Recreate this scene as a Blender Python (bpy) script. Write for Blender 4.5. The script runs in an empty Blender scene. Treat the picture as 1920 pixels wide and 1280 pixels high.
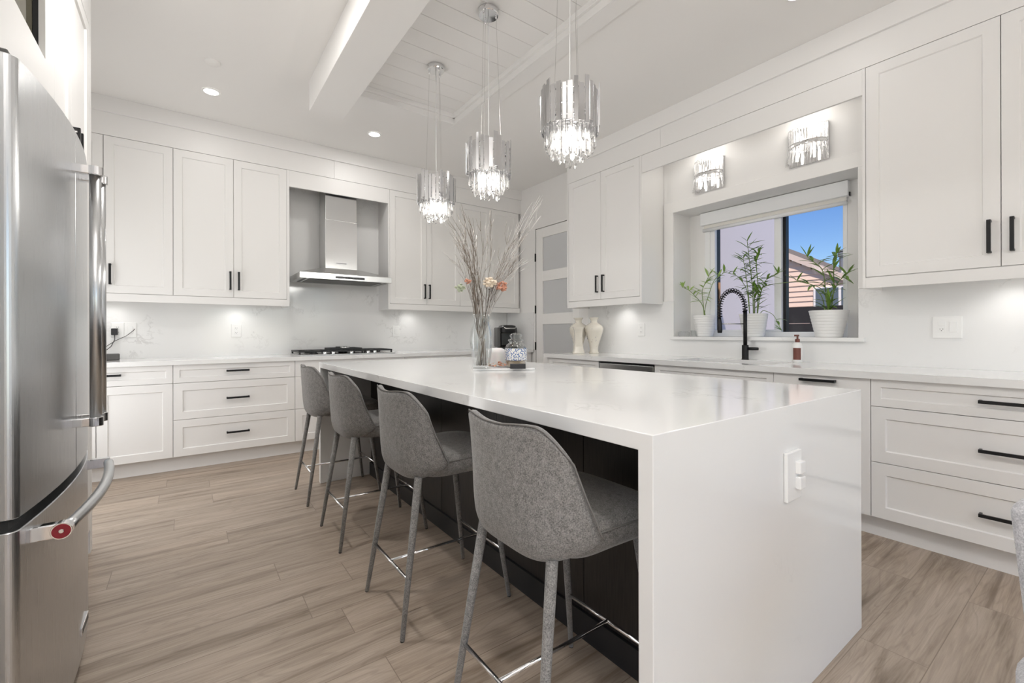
import bpy, bmesh, math, random
from mathutils import Vector, Matrix
PI = math.pi
SC = bpy.context.scene
COL = SC.collection

# ------------------------------------------------------------------ camera
cam_data = bpy.data.cameras.new('camera')
cam = bpy.data.objects.new('camera', cam_data)
COL.objects.link(cam)
SC.camera = cam
YAW = math.atan(609 / 839.0)
ROLL = math.atan(4.7 / 1765)
fw = Vector((math.sin(YAW), math.cos(YAW), 0))
rt = Vector((math.cos(YAW), -math.sin(YAW), 0))
up = Vector((0, 0, 1))
cr = rt * math.cos(ROLL) - up * math.sin(ROLL)
cu = rt * math.sin(ROLL) + up * math.cos(ROLL)
M = Matrix.Identity(4)
for i in range(3):
    M[i][0] = cr[i]; M[i][1] = cu[i]; M[i][2] = -fw[i]
M[2][3] = 1.14
cam.matrix_world = M
cam_data.sensor_width = 36
cam_data.lens = 839 / 1920 * 36
cam_data.shift_y = -16.6 / 1920
cam_data.clip_start = 0.02

# ------------------------------------------------------------------ colour management, sky, sun, big lights
SC.view_settings.view_transform = 'Standard'
SC.view_settings.look = 'None'
SC.view_settings.exposure = 0.0
SC.view_settings.gamma = 1
SC.view_settings.use_curve_mapping = False
SC.cycles.use_denoising = True
SC.cycles.max_bounces = 14
SC.cycles.diffuse_bounces = 6
SC.cycles.glossy_bounces = 5
SC.cycles.transmission_bounces = 10
SC.cycles.transparent_max_bounces = 10
SC.cycles.caustics_refractive = False
SC.cycles.caustics_reflective = False
SC.cycles.sample_clamp_indirect = 6

world = bpy.data.worlds.new('sky')
SC.world = world
world.use_nodes = True
wn = world.node_tree.nodes; wl = world.node_tree.links
sky = wn.new('ShaderNodeTexSky')
sky.sky_type = 'NISHITA'
sky.sun_disc = False
sky.sun_elevation = math.radians(38)
sky.sun_rotation = math.radians(200)
sky.air_density = 1.0
sky.dust_density = 0.2
sky.ozone_density = 3.0
hs = wn.new('ShaderNodeHueSaturation')
hs.inputs['Saturation'].default_value = 1.25
hs.inputs['Hue'].default_value = 0.516
wl.new(sky.outputs[0], hs.inputs['Color'])
wl.new(hs.outputs[0], wn['Background'].inputs[0])
wn['Background'].inputs[1].default_value = 0.145

def light(name, kind, loc, energy, color=(1, 1, 1), size=None, size_y=None, direction=None, **kw):
    d = bpy.data.lights.new(name, kind)
    d.energy = energy; d.color = color
    if kind == 'AREA':
        if size_y: d.shape = 'RECTANGLE'; d.size = size; d.size_y = size_y
        else: d.shape = 'DISK'; d.size = size
    for k, v in kw.items(): setattr(d, k, v)
    o = bpy.data.objects.new(name, d)
    COL.objects.link(o)
    o.location = loc
    if direction is not None:
        o.rotation_euler = Vector(direction).to_track_quat('-Z', 'Y').to_euler()
    return o

light('sun', 'SUN', (0, 0, 20), 6.0, (1.0, 0.86, 0.76), direction=(0.40, 0.24, -0.88), angle=0.01)
# fill areas added for even brightness, at unglazed openings and by the left wall
light('daylight_patio', 'AREA', (2.1, -4.35, 1.35), 24, (0.74, 0.87, 1.0), 3.2, 2.3, direction=(0, 1, 0.30))
light('daylight_side', 'AREA', (-3.85, -2.0, 1.45), 55, (0.95, 0.975, 1.0), 2.4, 2.0, direction=(1, 0.15, 0.25))
light('daylight_passage', 'AREA', (-1.0, 3.88, 1.25), 18, (0.98, 0.99, 1.0), 1.2, 2.0, direction=(1, -0.1, 0.12))  # added to brighten the back left; the wall behind it is solid
# upward fill added behind the camera to lift the ceiling; no lamps stand there
light('uplighter_beam', 'AREA', (-0.6, -1.2, 1.95), 100, (1.0, 0.985, 0.965), 0.4, direction=(0, 0, 1))
light('uplighter_beam', 'AREA', (3.1, -2.4, 1.95), 8, (1.0, 0.985, 0.965), 0.4, direction=(0, 0, 1))
WARM = (1.0, 0.975, 0.945)
DOWNLIGHTS = [(0.158, 4.271), (1.466, 4.271), (2.80, 1.10), (0.158, 2.45), (0.158, 0.6), (0.158, -1.2), (2.8, -1.2), (0.158, -2.8), (2.8, -2.8)]  # later entries are unseen downlights, added to brighten the room
DL_WATTS = [1.5, 4.5, 0.9, 15, 8, 3, 1.0, 3, 2]
for (x, y), watts in zip(DOWNLIGHTS, DL_WATTS):
    light('downlight_beam', 'AREA', (x, y, 3.035), watts, WARM, 0.12, direction=(0, 0, -1))

# ------------------------------------------------------------------ materials
MATS = {}
def mat(name, color, rough=0.5, metal=0.0, **kw):
    m = bpy.data.materials.new(name); m.use_nodes = True
    b = m.node_tree.nodes['Principled BSDF']
    b.inputs['Base Color'].default_value = (*color, 1)
    b.inputs['Roughness'].default_value = rough
    b.inputs['Metallic'].default_value = metal
    names = {'trans': 'Transmission Weight', 'ior': 'IOR', 'coat': 'Coat Weight', 'emit': 'Emission Strength',
             'emit_color': 'Emission Color', 'aniso': 'Anisotropic', 'sheen': 'Sheen Weight', 'spec': 'Specular IOR Level',
             'alpha': 'Alpha', 'sss': 'Subsurface Weight'}
    for k, v in kw.items():
        b.inputs[names[k]].default_value = (*v, 1) if k == 'emit_color' else v
    MATS[name] = m
    return m
def nodes(m):
    nt = m.node_tree
    return nt.nodes, nt.links, nt.nodes['Principled BSDF']
def ramp(n, stops):
    r = n.new('ShaderNodeValToRGB')
    e = r.color_ramp.elements
    while len(e) < len(stops): e.new(0.5)
    for i, (p, c) in enumerate(stops):
        e[i].position = p; e[i].color = (*c, 1)
    return r
def coords(n, l, scale=(1, 1, 1), kind='Object', rot=(0, 0, 0)):
    t = n.new('ShaderNodeTexCoord'); mp = n.new('ShaderNodeMapping')
    mp.inputs['Scale'].default_value = scale; mp.inputs['Rotation'].default_value = rot
    l.new(t.outputs[kind], mp.inputs['Vector'])
    return mp
def noise(n, l, vec, scale, detail=4, rough=0.5, dist=0.0):
    t = n.new('ShaderNodeTexNoise')
    t.inputs['Scale'].default_value = scale; t.inputs['Detail'].default_value = detail
    t.inputs['Roughness'].default_value = rough; t.inputs['Distortion'].default_value = dist
    l.new(vec.outputs[0], t.inputs['Vector'])
    return t

CAB = mat('cabinet_paint', (0.83, 0.82, 0.808), 0.42)
WALL = mat('wall_paint', (0.83, 0.82, 0.808), 0.6)
CEIL = mat('ceiling_paint', (0.86, 0.848, 0.83), 0.75)
TRIM = mat('trim_paint', (0.85, 0.84, 0.825), 0.45)
WHITE = mat('white_plastic', (0.86, 0.86, 0.85), 0.35)
VINYL = mat('white_vinyl', (0.86, 0.87, 0.88), 0.3)
BLACKM = mat('black_metal', (0.012, 0.012, 0.013), 0.38, 0.4)
BLACKP = mat('black_plastic', (0.015, 0.015, 0.017), 0.3)
GREYP = mat('grey_plastic', (0.09, 0.088, 0.085), 0.5)
DARKGAP = mat('shadow_gap', (0.03, 0.03, 0.03), 0.8)  # near-black fill between the fridge doors and case
CHROME = mat('chrome', (0.82, 0.82, 0.83), 0.07, 1.0)
MIRROR = mat('polished_strip', (0.62, 0.62, 0.63), 0.12, 1.0)
NICKEL = mat('brushed_nickel', (0.55, 0.54, 0.52), 0.22, 1.0)
CRYSTAL = mat('crystal', (1, 1, 1), 0.0, 0.0, trans=1.0, ior=1.5)
def see_through(m, share):
    n, l, b = nodes(m)
    tr_ = n.new('ShaderNodeBsdfTransparent'); mx = n.new('ShaderNodeMixShader'); mx.inputs[0].default_value = share
    l.new(b.outputs[0], mx.inputs[1]); l.new(tr_.outputs[0], mx.inputs[2])
    l.new(mx.outputs[0], n['Material Output'].inputs['Surface'])
see_through(CRYSTAL, 0.35)
def thin_glass(name, strength, tint=(1, 1, 1)):
    m = mat(name, tint, 0.0)
    n, l, b = nodes(m)
    tr_ = n.new('ShaderNodeBsdfTransparent'); tr_.inputs[0].default_value = (*tint, 1)
    gl = n.new('ShaderNodeBsdfGlossy'); gl.inputs['Roughness'].default_value = 0.02
    lw = n.new('ShaderNodeLayerWeight'); lw.inputs['Blend'].default_value = 0.25
    mu = n.new('ShaderNodeMath'); mu.operation = 'MULTIPLY'; mu.inputs[1].default_value = strength
    mx = n.new('ShaderNodeMixShader')
    l.new(lw.outputs['Facing'], mu.inputs[0]); l.new(mu.outputs[0], mx.inputs[0])
    l.new(tr_.outputs[0], mx.inputs[1]); l.new(gl.outputs[0], mx.inputs[2])
    l.new(mx.outputs[0], n['Material Output'].inputs['Surface'])
    return m
GLASS = thin_glass('clear_glass', 0.8, (0.97, 0.98, 0.98))
PANE = thin_glass('window_glass', 0.06)
SBULB = mat('sconce_bulb_glow', (1, 1, 1), 0.4, emit=4.5, emit_color=(1.0, 0.95, 0.88))
BULB = mat('bulb_glow', (1, 1, 1), 0.4, emit=7.0, emit_color=(1.0, 0.95, 0.88))
LED = mat('led_disc', (1, 1, 1), 0.4, emit=14.0, emit_color=(1.0, 0.96, 0.9))
POT = mat('white_ceramic', (0.83, 0.83, 0.82), 0.35)
CERAMIC = mat('cream_ceramic', (0.72, 0.68, 0.60), 0.18, coat=0.4)
SOIL = mat('potting_soil', (0.05, 0.035, 0.025), 0.9)
STEM = mat('bamboo_stem', (0.16, 0.24, 0.06), 0.5)
LEAF = mat('bamboo_leaf', (0.17, 0.30, 0.055), 0.4)
LEAF2 = mat('young_bamboo_leaf', (0.34, 0.50, 0.13), 0.4)
TWIG = mat('dry_twig', (0.19, 0.155, 0.125), 0.7)
TWIGW = mat('frosted_twig', (0.47, 0.45, 0.43), 0.6)
PETALC = mat('cream_petal', (0.72, 0.62, 0.50), 0.7)
PETALO = mat('orange_petal', (0.52, 0.25, 0.17), 0.7)
PETALG = mat('pale_green_petal', (0.42, 0.46, 0.34), 0.7)
RED = mat('red_medallion', (0.25, 0.008, 0.02), 0.25)
BLUE = mat('blue_print', (0.04, 0.09, 0.28), 0.5)
PAPER = mat('label_paper', (0.75, 0.73, 0.68), 0.6)
BROWNL = mat('brown_label', (0.16, 0.05, 0.035), 0.5)
WAX = mat('white_wax', (0.76, 0.75, 0.74), 0.5, sss=0.2)
SAND = mat('shell_sand', (0.52, 0.40, 0.28), 0.9)
SINKM = mat('white_sink', (0.72, 0.71, 0.70), 0.3)
SMOKED = mat('smoked_glass_door', (0.10, 0.09, 0.06), 0.05)
BRASSY = mat('iron_grate', (0.018, 0.018, 0.019), 0.45)
STUCCO = mat('grey_stucco', (0.64, 0.63, 0.66), 0.9)
SIDING = mat('beige_siding', (0.76, 0.60, 0.50), 0.7)
ROOFM = mat('roof_shingle', (0.13, 0.115, 0.10), 0.9)
FASCIA = mat('roof_fascia', (0.66, 0.56, 0.50), 0.7)
DARKFENCE = mat('dark_fence_board', (0.018, 0.018, 0.02), 0.7)
HWIN = mat('far_window_glass', (0.10, 0.13, 0.17), 0.08)
GROUND = mat('yard_ground', (0.42, 0.40, 0.38), 0.95)
WOODWARM = mat('warm_timber', (0.5, 0.28, 0.14), 0.6)
GALV = mat('galvanised_metal', (0.45, 0.45, 0.45), 0.4, 0.8)

# brushed stainless steel
STEEL = mat('stainless_steel', (0.63, 0.64, 0.65), 0.28, 1.0, aniso=0.5)
n, l, b = nodes(STEEL)
v = coords(n, l, (160, 160, 1.2))
t = noise(n, l, v, 6, 3)
r = ramp(n, [(0.3, (0.27, 0.27, 0.27)), (0.7, (0.31, 0.31, 0.31))])
l.new(t.outputs['Fac'], r.inputs[0]); l.new(r.outputs[0], b.inputs['Roughness'])
STEELH = mat('stainless_sheet', (0.68, 0.68, 0.675), 0.25, 1.0, aniso=0.75)
STEELD = mat('fridge_side_steel', (0.42, 0.41, 0.40), 0.35, 0.9)

# quartz with faint grey veins
QUARTZ = mat('white_quartz', (0.83, 0.83, 0.825), 0.10)
n, l, b = nodes(QUARTZ)
v = coords(n, l)
warp = noise(n, l, v, 1.6, 5, 0.6)
mix = n.new('ShaderNodeMixRGB'); mix.inputs[0].default_value = 0.35
l.new(v.outputs[0], mix.inputs[1]); l.new(warp.outputs['Color'], mix.inputs[2])
vein = n.new('ShaderNodeTexNoise'); vein.inputs['Scale'].default_value = 3.4; vein.inputs['Detail'].default_value = 8
vein.inputs['Roughness'].default_value = 0.62
l.new(mix.outputs[0], vein.inputs['Vector'])
band = ramp(n, [(0.484, (0, 0, 0)), (0.499, (1, 1, 1)), (0.501, (1, 1, 1)), (0.516, (0, 0, 0))])
l.new(vein.outputs['Fac'], band.inputs[0])
patch = noise(n, l, v, 2.3, 2)
pr = ramp(n, [(0.52, (0, 0, 0)), (0.70, (0.55, 0.55, 0.55))])
l.new(patch.outputs['Fac'], pr.inputs[0])
mul = n.new('ShaderNodeMixRGB'); mul.blend_type = 'MULTIPLY'; mul.inputs[0].default_value = 1
l.new(band.outputs[0], mul.inputs[1]); l.new(pr.outputs[0], mul.inputs[2])
qc = n.new('ShaderNodeMixRGB')
qc.inputs[1].default_value = (0.83, 0.83, 0.825, 1); qc.inputs[2].default_value = (0.52, 0.51, 0.50, 1)
l.new(mul.outputs[0], qc.inputs[0]); l.new(qc.outputs[0], b.inputs['Base Color'])

# grey woven fabric
def fabric(name, dark, light_, scale=420):
    m = mat(name, light_, 0.9, sheen=0.25)
    n, l, b = nodes(m)
    v = coords(n, l, (1, 1, 1.0))
    t = noise(n, l, v, scale, 3, 0.7)
    t2 = noise(n, l, v, 60, 3, 0.6)
    ad = n.new('ShaderNodeMath'); ad.operation = 'MULTIPLY_ADD'; ad.inputs[1].default_value = 0.35
    l.new(t2.outputs['Fac'], ad.inputs[0]); l.new(t.outputs['Fac'], ad.inputs[2])
    r = ramp(n, [(0.48, dark), (0.86, light_)])
    l.new(ad.outputs[0], r.inputs[0]); l.new(r.outputs[0], b.inputs['Base Color'])
    bp = n.new('ShaderNodeBump'); bp.inputs['Strength'].default_value = 0.25; bp.inputs['Distance'].default_value = 0.001
    l.new(t.outputs['Fac'], bp.inputs['Height']); l.new(bp.outputs[0], b.inputs['Normal'])
    return m
FABRIC = fabric('grey_tweed', (0.075, 0.072, 0.070), (0.30, 0.288, 0.277), 300)
FABRIC2 = fabric('pale_grey_tweed', (0.26, 0.26, 0.28), (0.55, 0.55, 0.57), 260)
PIPING = mat('grey_piping', (0.17, 0.163, 0.156), 0.85)

# dark stained oak of the island
DARKWOOD = mat('dark_stained_oak', (0.014, 0.011, 0.010), 0.42)
n, l, b = nodes(DARKWOOD)
v = coords(n, l, (40, 40, 2.0))
t = noise(n, l, v, 5, 4)
r = ramp(n, [(0.35, (0.008, 0.0065, 0.006)), (0.75, (0.028, 0.022, 0.019))])
l.new(t.outputs['Fac'], r.inputs[0]); l.new(r.outputs[0], b.inputs['Base Color'])

# oak plank floor, boards along X
FLOOR = mat('oak_plank', (0.36, 0.28, 0.21), 0.42)
n, l, b = nodes(FLOOR)
v = coords(n, l)
br = n.new('ShaderNodeTexBrick')
br.offset = 0.0; br.squash = 1
br.inputs['Scale'].default_value = 1.0
br.inputs['Mortar Size'].default_value = 0.0016
br.inputs['Mortar Smooth'].default_value = 0.3
br.inputs['Bias'].default_value = 0.0
br.inputs['Brick Width'].default_value = 1.52
br.inputs['Row Height'].default_value = 0.19
br.inputs['Color1'].default_value = (0, 0, 0, 1); br.inputs['Color2'].default_value = (1, 1, 1, 1)
br.inputs['Mortar'].default_value = (0.5, 0.5, 0.5, 1)
sep = n.new('ShaderNodeSeparateXYZ'); l.new(v.outputs[0], sep.inputs[0])
row = n.new('ShaderNodeMath'); row.operation = 'DIVIDE'; row.inputs[1].default_value = 0.19
rowf = n.new('ShaderNodeMath'); rowf.operation = 'FLOOR'
wno = n.new('ShaderNodeTexWhiteNoise'); wno.noise_dimensions = '1D'
shx = n.new('ShaderNodeMath'); shx.operation = 'MULTIPLY_ADD'; shx.inputs[1].default_value = 1.52
l.new(sep.outputs[1], row.inputs[0]); l.new(row.outputs[0], rowf.inputs[0]); l.new(rowf.outputs[0], wno.inputs['W'])
l.new(wno.outputs['Value'], shx.inputs[0]); l.new(sep.outputs[0], shx.inputs[2])
bv = n.new('ShaderNodeCombineXYZ'); l.new(shx.outputs[0], bv.inputs[0]); l.new(sep.outputs[1], bv.inputs[1])
l.new(bv.outputs[0], br.inputs['Vector'])
off = n.new('ShaderNodeMath'); off.operation = 'MULTIPLY'; off.inputs[1].default_value = 37.0
l.new(br.outputs['Color'], off.inputs[0])
cmb = n.new('ShaderNodeCombineXYZ')
l.new(sep.outputs[0], cmb.inputs[0]); l.new(sep.outputs[1], cmb.inputs[1]); l.new(off.outputs[0], cmb.inputs[2])
st = n.new('ShaderNodeMapping'); st.inputs['Scale'].default_value = (0.9, 12, 1)
l.new(cmb.outputs[0], st.inputs['Vector'])
g1 = noise(n, l, st, 1.5, 6, 0.60, 0.5)
st2 = n.new('ShaderNodeMapping'); st2.inputs['Scale'].default_value = (2.2, 75, 1)
l.new(cmb.outputs[0], st2.inputs['Vector'])
g2 = noise(n, l, st2, 2.0, 4, 0.7, 0.3)
# cathedral rings
st3 = n.new('ShaderNodeMapping'); st3.inputs['Scale'].default_value = (0.8, 6.5, 1)
l.new(cmb.outputs[0], st3.inputs['Vector'])
gw = noise(n, l, st3, 1.5, 2, 0.5, 0.4)
wv = n.new('ShaderNodeMath'); wv.operation = 'MULTIPLY'; wv.inputs[1].default_value = 95
l.new(gw.outputs['Fac'], wv.inputs[0])
sn = n.new('ShaderNodeMath'); sn.operation = 'SINE'; l.new(wv.outputs[0], sn.inputs[0])
base = ramp(n, [(0.30, (0.235, 0.182, 0.138)), (0.46, (0.415, 0.338, 0.270)), (0.70, (0.520, 0.437, 0.362))])
l.new(g1.outputs['Fac'], base.inputs[0])
ton = n.new('ShaderNodeMixRGB'); ton.blend_type = 'MULTIPLY'; ton.inputs[0].default_value = 1.0
tr = ramp(n, [(0.0, (0.88, 0.875, 0.87)), (1.0, (1.06, 1.055, 1.05))])
l.new(br.outputs['Color'], tr.inputs[0])
l.new(base.outputs[0], ton.inputs[1]); l.new(tr.outputs[0], ton.inputs[2])
fine = n.new('ShaderNodeMixRGB'); fine.blend_type = 'MULTIPLY'; fine.inputs[0].default_value = 0.75
fr = ramp(n, [(0.3, (0.80, 0.79, 0.78)), (0.65, (1.06, 1.06, 1.06))])
l.new(g2.outputs['Fac'], fr.inputs[0])
l.new(ton.outputs[0], fine.inputs[1]); l.new(fr.outputs[0], fine.inputs[2])
ring = n.new('ShaderNodeMixRGB'); ring.blend_type = 'MULTIPLY'; ring.inputs[0].default_value = 0.85
rr = ramp(n, [(0.0, (0.86, 0.85, 0.84)), (0.35, (1, 1, 1))])
mr = n.new('ShaderNodeMath'); mr.operation = 'MULTIPLY_ADD'; mr.inputs[1].default_value = 0.5; mr.inputs[2].default_value = 0.5
l.new(sn.outputs[0], mr.inputs[0]); l.new(mr.outputs[0], rr.inputs[0])
l.new(fine.outputs[0], ring.inputs[1]); l.new(rr.outputs[0], ring.inputs[2])
gap = n.new('ShaderNodeMixRGB'); gap.blend_type = 'MIX'
gap.inputs[2].default_value = (0.23, 0.18, 0.14, 1)
l.new(br.outputs['Fac'], gap.inputs[0]); l.new(ring.outputs[0], gap.inputs[1])
l.new(gap.outputs[0], b.inputs['Base Color'])
bp = n.new('ShaderNodeBump'); bp.inputs['Strength'].default_value = 0.15; bp.inputs['Distance'].default_value = 0.002
l.new(g2.outputs['Fac'], bp.inputs['Height']); l.new(bp.outputs[0], b.inputs['Normal'])

# patterned ceramic print, frosted pane
URNP = mat('printed_ceramic', (0.72, 0.68, 0.60), 0.18, coat=0.4)
n, l, b = nodes(URNP)
v = coords(n, l, (1, 1, 1))
t = noise(n, l, v, 26, 4, 0.6)
r = ramp(n, [(0.30, (0.20, 0.20, 0.26)), (0.36, (0.72, 0.68, 0.60)), (0.66, (0.72, 0.68, 0.60)), (0.72, (0.45, 0.36, 0.30))])
l.new(t.outputs['Fac'], r.inputs[0]); l.new(r.outputs[0], b.inputs['Base Color'])
FROST = mat('frosted_pane', (0.86, 0.87, 0.88), 0.38, trans=0.35, ior=1.45)
GRIDP = mat('blue_lattice_label', (0.75, 0.74, 0.70), 0.6)
n, l, b = nodes(GRIDP)
v = coords(n, l, (1, 1, 1))
vo = n.new('ShaderNodeTexVoronoi'); vo.inputs['Scale'].default_value = 130
l.new(v.outputs[0], vo.inputs['Vector'])
r = ramp(n, [(0.0, (0.05, 0.11, 0.30)), (0.42, (0.07, 0.14, 0.34)), (0.5, (0.75, 0.74, 0.70))])
l.new(vo.outputs['Distance'], r.inputs[0]); l.new(r.outputs[0], b.inputs['Base Color'])

# ------------------------------------------------------------------ object helpers
def tag(o, label=None, cat=None, group=None, kind=None):
    if label: o['label'] = label
    if cat: o['category'] = cat
    if group: o['group'] = group
    if kind: o['kind'] = kind
    return o
def empty(name, loc=(0, 0, 0), rz=0.0, label=None, cat=None, group=None, kind=None):
    o = bpy.data.objects.new(name, None)
    o.empty_display_size = 0.1
    COL.objects.link(o)
    o.location = loc; o.rotation_euler = (0, 0, rz)
    return tag(o, label, cat, group, kind)
def dup(o, parent=None):
    c = o.copy(); COL.objects.link(c)
    if parent is not None: c.parent = parent
    for ch in list(o.children): dup(ch, c)
    return c

class MB:
    """collects shapes into one bmesh"""
    def __init__(s): s.bm = bmesh.new()
    def poly(s, verts, faces):
        vs = [s.bm.verts.new(v) for v in verts]
        for f in faces:
            try: s.bm.faces.new([vs[i] for i in f])
            except ValueError: pass
        return vs
    def box(s, x0, x1, y0, y1, z0, z1):
        v = [(x0, y0, z0), (x1, y0, z0), (x1, y1, z0), (x0, y1, z0), (x0, y0, z1), (x1, y0, z1), (x1, y1, z1), (x0, y1, z1)]
        s.poly(v, [(3, 2, 1, 0), (4, 5, 6, 7), (0, 1, 5, 4), (1, 2, 6, 5), (2, 3, 7, 6), (3, 0, 4, 7)])
        return s
    def prism(s, outline, z0, z1):
        k = len(outline)
        v = [(x, y, z0) for x, y in outline] + [(x, y, z1) for x, y in outline]
        f = [tuple(range(k - 1, -1, -1)), tuple(range(k, 2 * k))]
        f += [(i, (i + 1) % k, k + (i + 1) % k, k + i) for i in range(k)]
        s.poly(v, f); return s
    def lathe(s, prof, c=(0, 0, 0), seg=32, close=True):
        v = []; f = []
        for (r, z) in prof:
            for i in range(seg):
                a = 2 * PI * i / seg
                v.append((c[0] + r * math.cos(a), c[1] + r * math.sin(a), c[2] + z))
        for j in range(len(prof) - 1):
            for i in range(seg):
                i2 = (i + 1) % seg
                f.append((j * seg + i, j * seg + i2, (j + 1) * seg + i2, (j + 1) * seg + i))
        if close:
            f.append(tuple(range(seg - 1, -1, -1)))
            f.append(tuple((len(prof) - 1) * seg + i for i in range(seg)))
        s.poly(v, f); return s
    def tube(s, pts, rad, seg=8, cap=True, closed=False):
        pts = [Vector(p) for p in pts]; k = len(pts)
        rads = rad if isinstance(rad, (list, tuple)) else [rad] * k
        v = []; f = []
        ref = None
        for i, p in enumerate(pts):
            if closed: d = pts[(i + 1) % k] - pts[i - 1]
            else: d = (pts[min(i + 1, k - 1)] - pts[max(i - 1, 0)])
            if d.length < 1e-9: d = Vector((0, 0, 1))
            d.normalize()
            if ref is None:
                ref = Vector((1, 0, 0)) if abs(d.x) < 0.8 else Vector((0, 1, 0))
            a = (ref - d * ref.dot(d))
            if a.length < 1e-6: a = d.orthogonal()
            a.normalize(); ref = a
            b2 = d.cross(a)
            for j in range(seg):
                t = 2 * PI * j / seg
                v.append(p + (a * math.cos(t) + b2 * math.sin(t)) * rads[i])
        rng = k if closed else k - 1
        for i in range(rng):
            i2 = (i + 1) % k
            for j in range(seg):
                j2 = (j + 1) % seg
                f.append((i * seg + j, i * seg + j2, i2 * seg + j2, i2 * seg + j))
        if cap and not closed:
            f.append(tuple(range(seg - 1, -1, -1)))
            f.append(tuple((k - 1) * seg + j for j in range(seg)))
        s.poly(v, f); return s
    def rings(s, loops, cap=True):
        k = len(loops[0]); v = [p for lp in loops for p in lp]; f = []
        for i in range(len(loops) - 1):
            for j in range(k):
                j2 = (j + 1) % k
                f.append((i * k + j, i * k + j2, (i + 1) * k + j2, (i + 1) * k + j))
        if cap:
            f.append(tuple(range(k - 1, -1, -1)))
            f.append(tuple((len(loops) - 1) * k + j for j in range(k)))
        s.poly(v, f); return s
    def build(s, name, material, parent=None, loc=(0, 0, 0), rz=0.0, bevel=0, seg=2, smooth=False, recalc=True, subsurf=0, solid=0):
        if recalc: bmesh.ops.recalc_face_normals(s.bm, faces=s.bm.faces[:])
        me = bpy.data.meshes.new(name)
        s.bm.to_mesh(me); s.bm.free()
        me.materials.append(material)
        if smooth:
            for p in me.polygons: p.use_smooth = True
        o = bpy.data.objects.new(name, me)
        COL.objects.link(o)
        o.location = loc; o.rotation_euler = (0, 0, rz)
        if parent is not None: o.parent = parent
        if solid:
            md = o.modifiers.new('solid', 'SOLIDIFY'); md.thickness = solid; md.offset = -1
        if bevel:
            md = o.modifiers.new('bevel', 'BEVEL'); md.width = bevel; md.segments = seg; md.limit_method = 'ANGLE'; md.angle_limit = 0.6
        if subsurf:
            md = o.modifiers.new('sub', 'SUBSURF'); md.levels = subsurf; md.render_levels = subsurf
        return o
def box(name, m, x0, x1, y0, y1, z0, z1, parent=None, bevel=0.0, **kw):
    """box mesh with its origin at its own centre"""
    cx, cy, cz = (x0 + x1) / 2, (y0 + y1) / 2, (z0 + z1) / 2
    return MB().box(x0 - cx, x1 - cx, y0 - cy, y1 - cy, z0 - cz, z1 - cz).build(name, m, parent, (cx, cy, cz), bevel=bevel, **kw)
def structure(o):
    o['kind'] = 'structure'; return o
def smoothstep(a, b, x):
    t = max(0.0, min(1.0, (x - a) / (b - a))); return t * t * (3 - 2 * t)
def lerp_table(tab, z):
    if z <= tab[0][0]: return tab[0][1]
    for (a, va), (b, vb) in zip(tab, tab[1:]):
        if z <= b: return va + (vb - va) * (z - a) / (b - a)
    return tab[-1][1]

# ------------------------------------------------------------------ the room
XR, YB, ZC = 3.68, 5.19, 3.06          # right wall, back wall, ceiling
XL, YF = -1.05, -4.5
CT = 0.92                               # worktop height
structure(box('floor', FLOOR, -4.0, 3.75, YF, 5.3, -0.12, 0.0))
structure(box('wall_back', WALL, -1.2, 4.6, YB, YB + 0.15, 0, 3.3))
structure(box('wall_left', WALL, XL - 0.15, XL, 0.6, 5.3, 0, 3.3))
structure(box('wall_hall', WALL, -4.0, XL - 0.15, 0.6, 0.75, 0, 3.3))
# right wall: pieces round the window opening and the pantry door
WY0, WY1, WZ0, WZ1 = 1.07, 2.487, 1.10, 2.25
DY0, DY1, DZ1 = 3.735, 4.545, 2.487
w = MB()
w.box(XR, XR + 0.12, YF, WY0, 0, 3.3)
w.box(XR, XR + 0.12, WY0, WY1, 0, WZ0 - 0.025).box(XR, XR + 0.12, WY0, WY1, WZ1, 3.3)
w.box(XR, XR + 0.12, WY1, DY0, 0, 3.3)
w.box(XR, XR + 0.12, DY0, DY1, DZ1, 3.3)
w.box(XR, XR + 0.12, DY1, YB, 0, 3.3)
structure(w.build('wall_right', WALL))
# bump-out box of the window
w = MB()
w.box(XR + 0.12, 4.02, WY1, WY1 + 0.05, 0.9, 2.4).box(XR + 0.12, 4.02, WY0 - 0.05, WY0, 0.9, 2.4)
w.box(XR + 0.12, 4.02, WY0, WY1, WZ1, 2.35)
w.box(XR + 0.12, 4.02, WY0, WY1, 0.9, WZ0 - 0.025)
w.box(3.94, 4.06, WY0, 1.215, WZ0 - 0.025, WZ1).box(3.94, 4.06, 2.335, WY1, WZ0 - 0.025, WZ1)
structure(w.build('wall_alcove', WALL))
# living side behind the camera, with plain unglazed openings at the added fill lights
w = MB()
w.box(-4.0, 0.4, YF - 0.15, YF, 0, 3.3).box(3.75, 4.0, YF - 0.15, YF, 0, 3.3)
w.box(0.4, 3.75, YF - 0.15, YF, 2.55, 3.3)
structure(w.build('wall_front', WALL))
w = MB()
w.box(-4.15, -4.0, YF, -3.3, 0, 3.3).box(-4.15, -4.0, -0.7, 0.75, 0, 3.3)
w.box(-4.15, -4.0, -3.3, -0.7, 2.5, 3.3).box(-4.15, -4.0, -3.3, -0.7, 0, 0.4)
structure(w.build('wall_side', WALL))

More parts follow.
